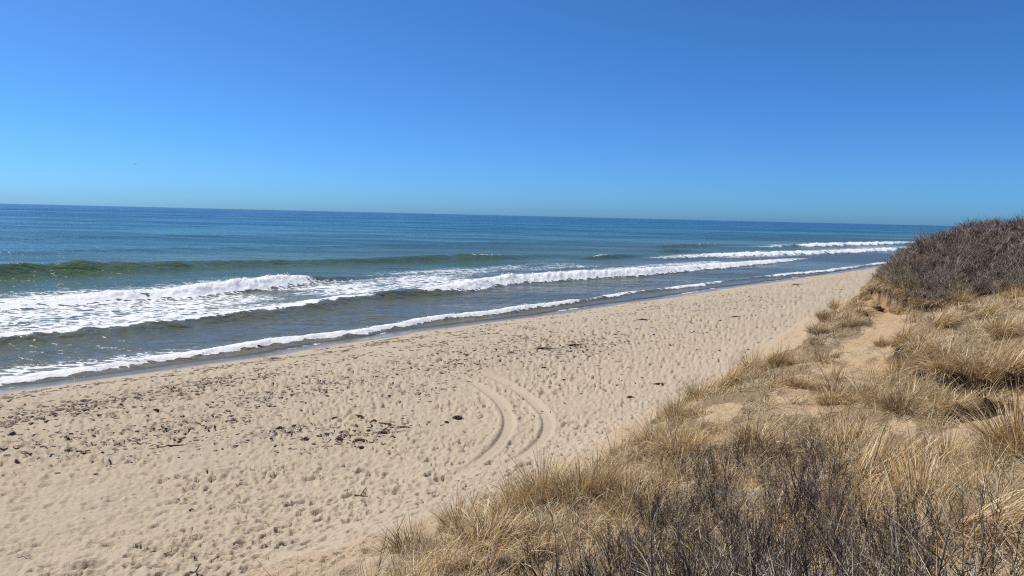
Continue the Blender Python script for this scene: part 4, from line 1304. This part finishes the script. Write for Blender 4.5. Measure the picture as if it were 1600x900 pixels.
for a in [(273, 697, .75, .1, 0, .05, 'short dark driftwood log lying by itself on the left sand', False),
          (568, 776, .75, -.25, .02, .035, 'dark driftwood with one raised branch near the dune foot', True),
          (592, 780, .35, -1.0, .1, .014, 'small thin stick just right of the raised-branch driftwood', False),
          (267, 864, .55, .6, .1, .016, 'straight thin stick on the sand at lower left', False),
          (233, 864, .4, .4, 0, .03, 'stubby dark stick left of the straight thin stick', False),
          (310, 897, .6, -.3, .08, .03, 'curved driftwood piece at the bottom edge of the sand', True),
          (301, 838, .45, .9, .06, .012, 'tangle of thin twigs on the lower sand', True),
          (37, 872, .4, .3, .08, .014, 'thin forked twig near the lower left corner', True),
          (441, 314 + 128, .4, .3, 0, .01, 'x', False)][:-1]:
    stick(*a)

# dead stick at the dune edge
def dead_stalk(px, py, h, n, label):
    p = ground(px, py)
    T = Tubes()
    for k in range(n):
        d = unit(np.array([rng.normal(.1, .18), rng.normal(0, .18), 1.0])); P = [np.array([rng.normal(0, .03), rng.normal(0, .03), 0])]
        for _ in range(5):
            d = unit(d + rng.normal(0, .09, 3)); P.append(P[-1] + d * h / 5 * rng.uniform(.8, 1.1))
        T.add(P, np.linspace(.008, .003, 6), np.array((.13, .085, .06)), 4)
    o = link('dead_stalk', T.mesh('dead_stalk'), MAT_TWIG, label=label, category='stalk', group='dead stalks at the dune edge')
    o.location = p
dead_stalk(618, 858, .8, 2, 'thin dead stick standing at the sand edge near the bottom')
dead_stalk(736, 792, .6, 3, 'few thin upright stalks rising above the dune edge')
dead_stalk(592, 890, .7, 2, 'wispy bent stalks over the sand at the bottom of the dune')

# ------------------------------------------------------------------ gull
def build_gull():
    p = pix_dist(211, 257, 190.0)
    root = link('seabird', None, label='tiny dark seabird flying far out over the ocean', category='bird')
    import bmesh
    bm = bmesh.new()
    # one continuous body: rings along the length, wings pulled from the middle rings
    ys = [-.24, -.18, -.06, .06, .15, .21, .26]; rs = [.012, .04, .075, .08, .055, .045, .008]
    rings = []
    for yy, r in zip(ys, rs):
        rings.append([bm.verts.new((r * math.cos(k * math.pi / 4), yy, r * math.sin(k * math.pi / 4) * .9)) for k in range(8)])
    for a, b in zip(rings[:-1], rings[1:]):
        for k in range(8):
            bm.faces.new((a[k], a[(k + 1) % 8], b[(k + 1) % 8], b[k]))
    bm.faces.new(rings[0]); bm.faces.new(rings[-1][::-1])
    for s in (1, -1):
        sec = [(.05, .10, -.06, .03), (.28, .12, -.05, .15), (.52, .04, -.10, .12), (.68, -.08, -.13, .03)]
        prev = None
        for X, y1, y0, Z in sec:
            cur = [bm.verts.new((s * X, y1, Z)), bm.verts.new((s * X, (y0 + y1) / 2, Z + .018)), bm.verts.new((s * X, y0, Z)), bm.verts.new((s * X, (y0 + y1) / 2, Z - .004))]
            if prev:
                for k in range(4):
                    bm.faces.new((prev[k], prev[(k + 1) % 4], cur[(k + 1) % 4], cur[k]))
            prev = cur
        bm.faces.new(prev)
    bmesh.ops.recalc_face_normals(bm, faces=bm.faces)
    me = bpy.data.meshes.new('seabird_body'); bm.to_mesh(me); bm.free()
    M = NT('dark_feather'); m = M.done(M.bsdf((.05, .05, .055), .7, .2))
    link('body', me, m, root)
    root.location = p; root.rotation_euler = (0, 0.35, math.radians(35)); 
build_gull()
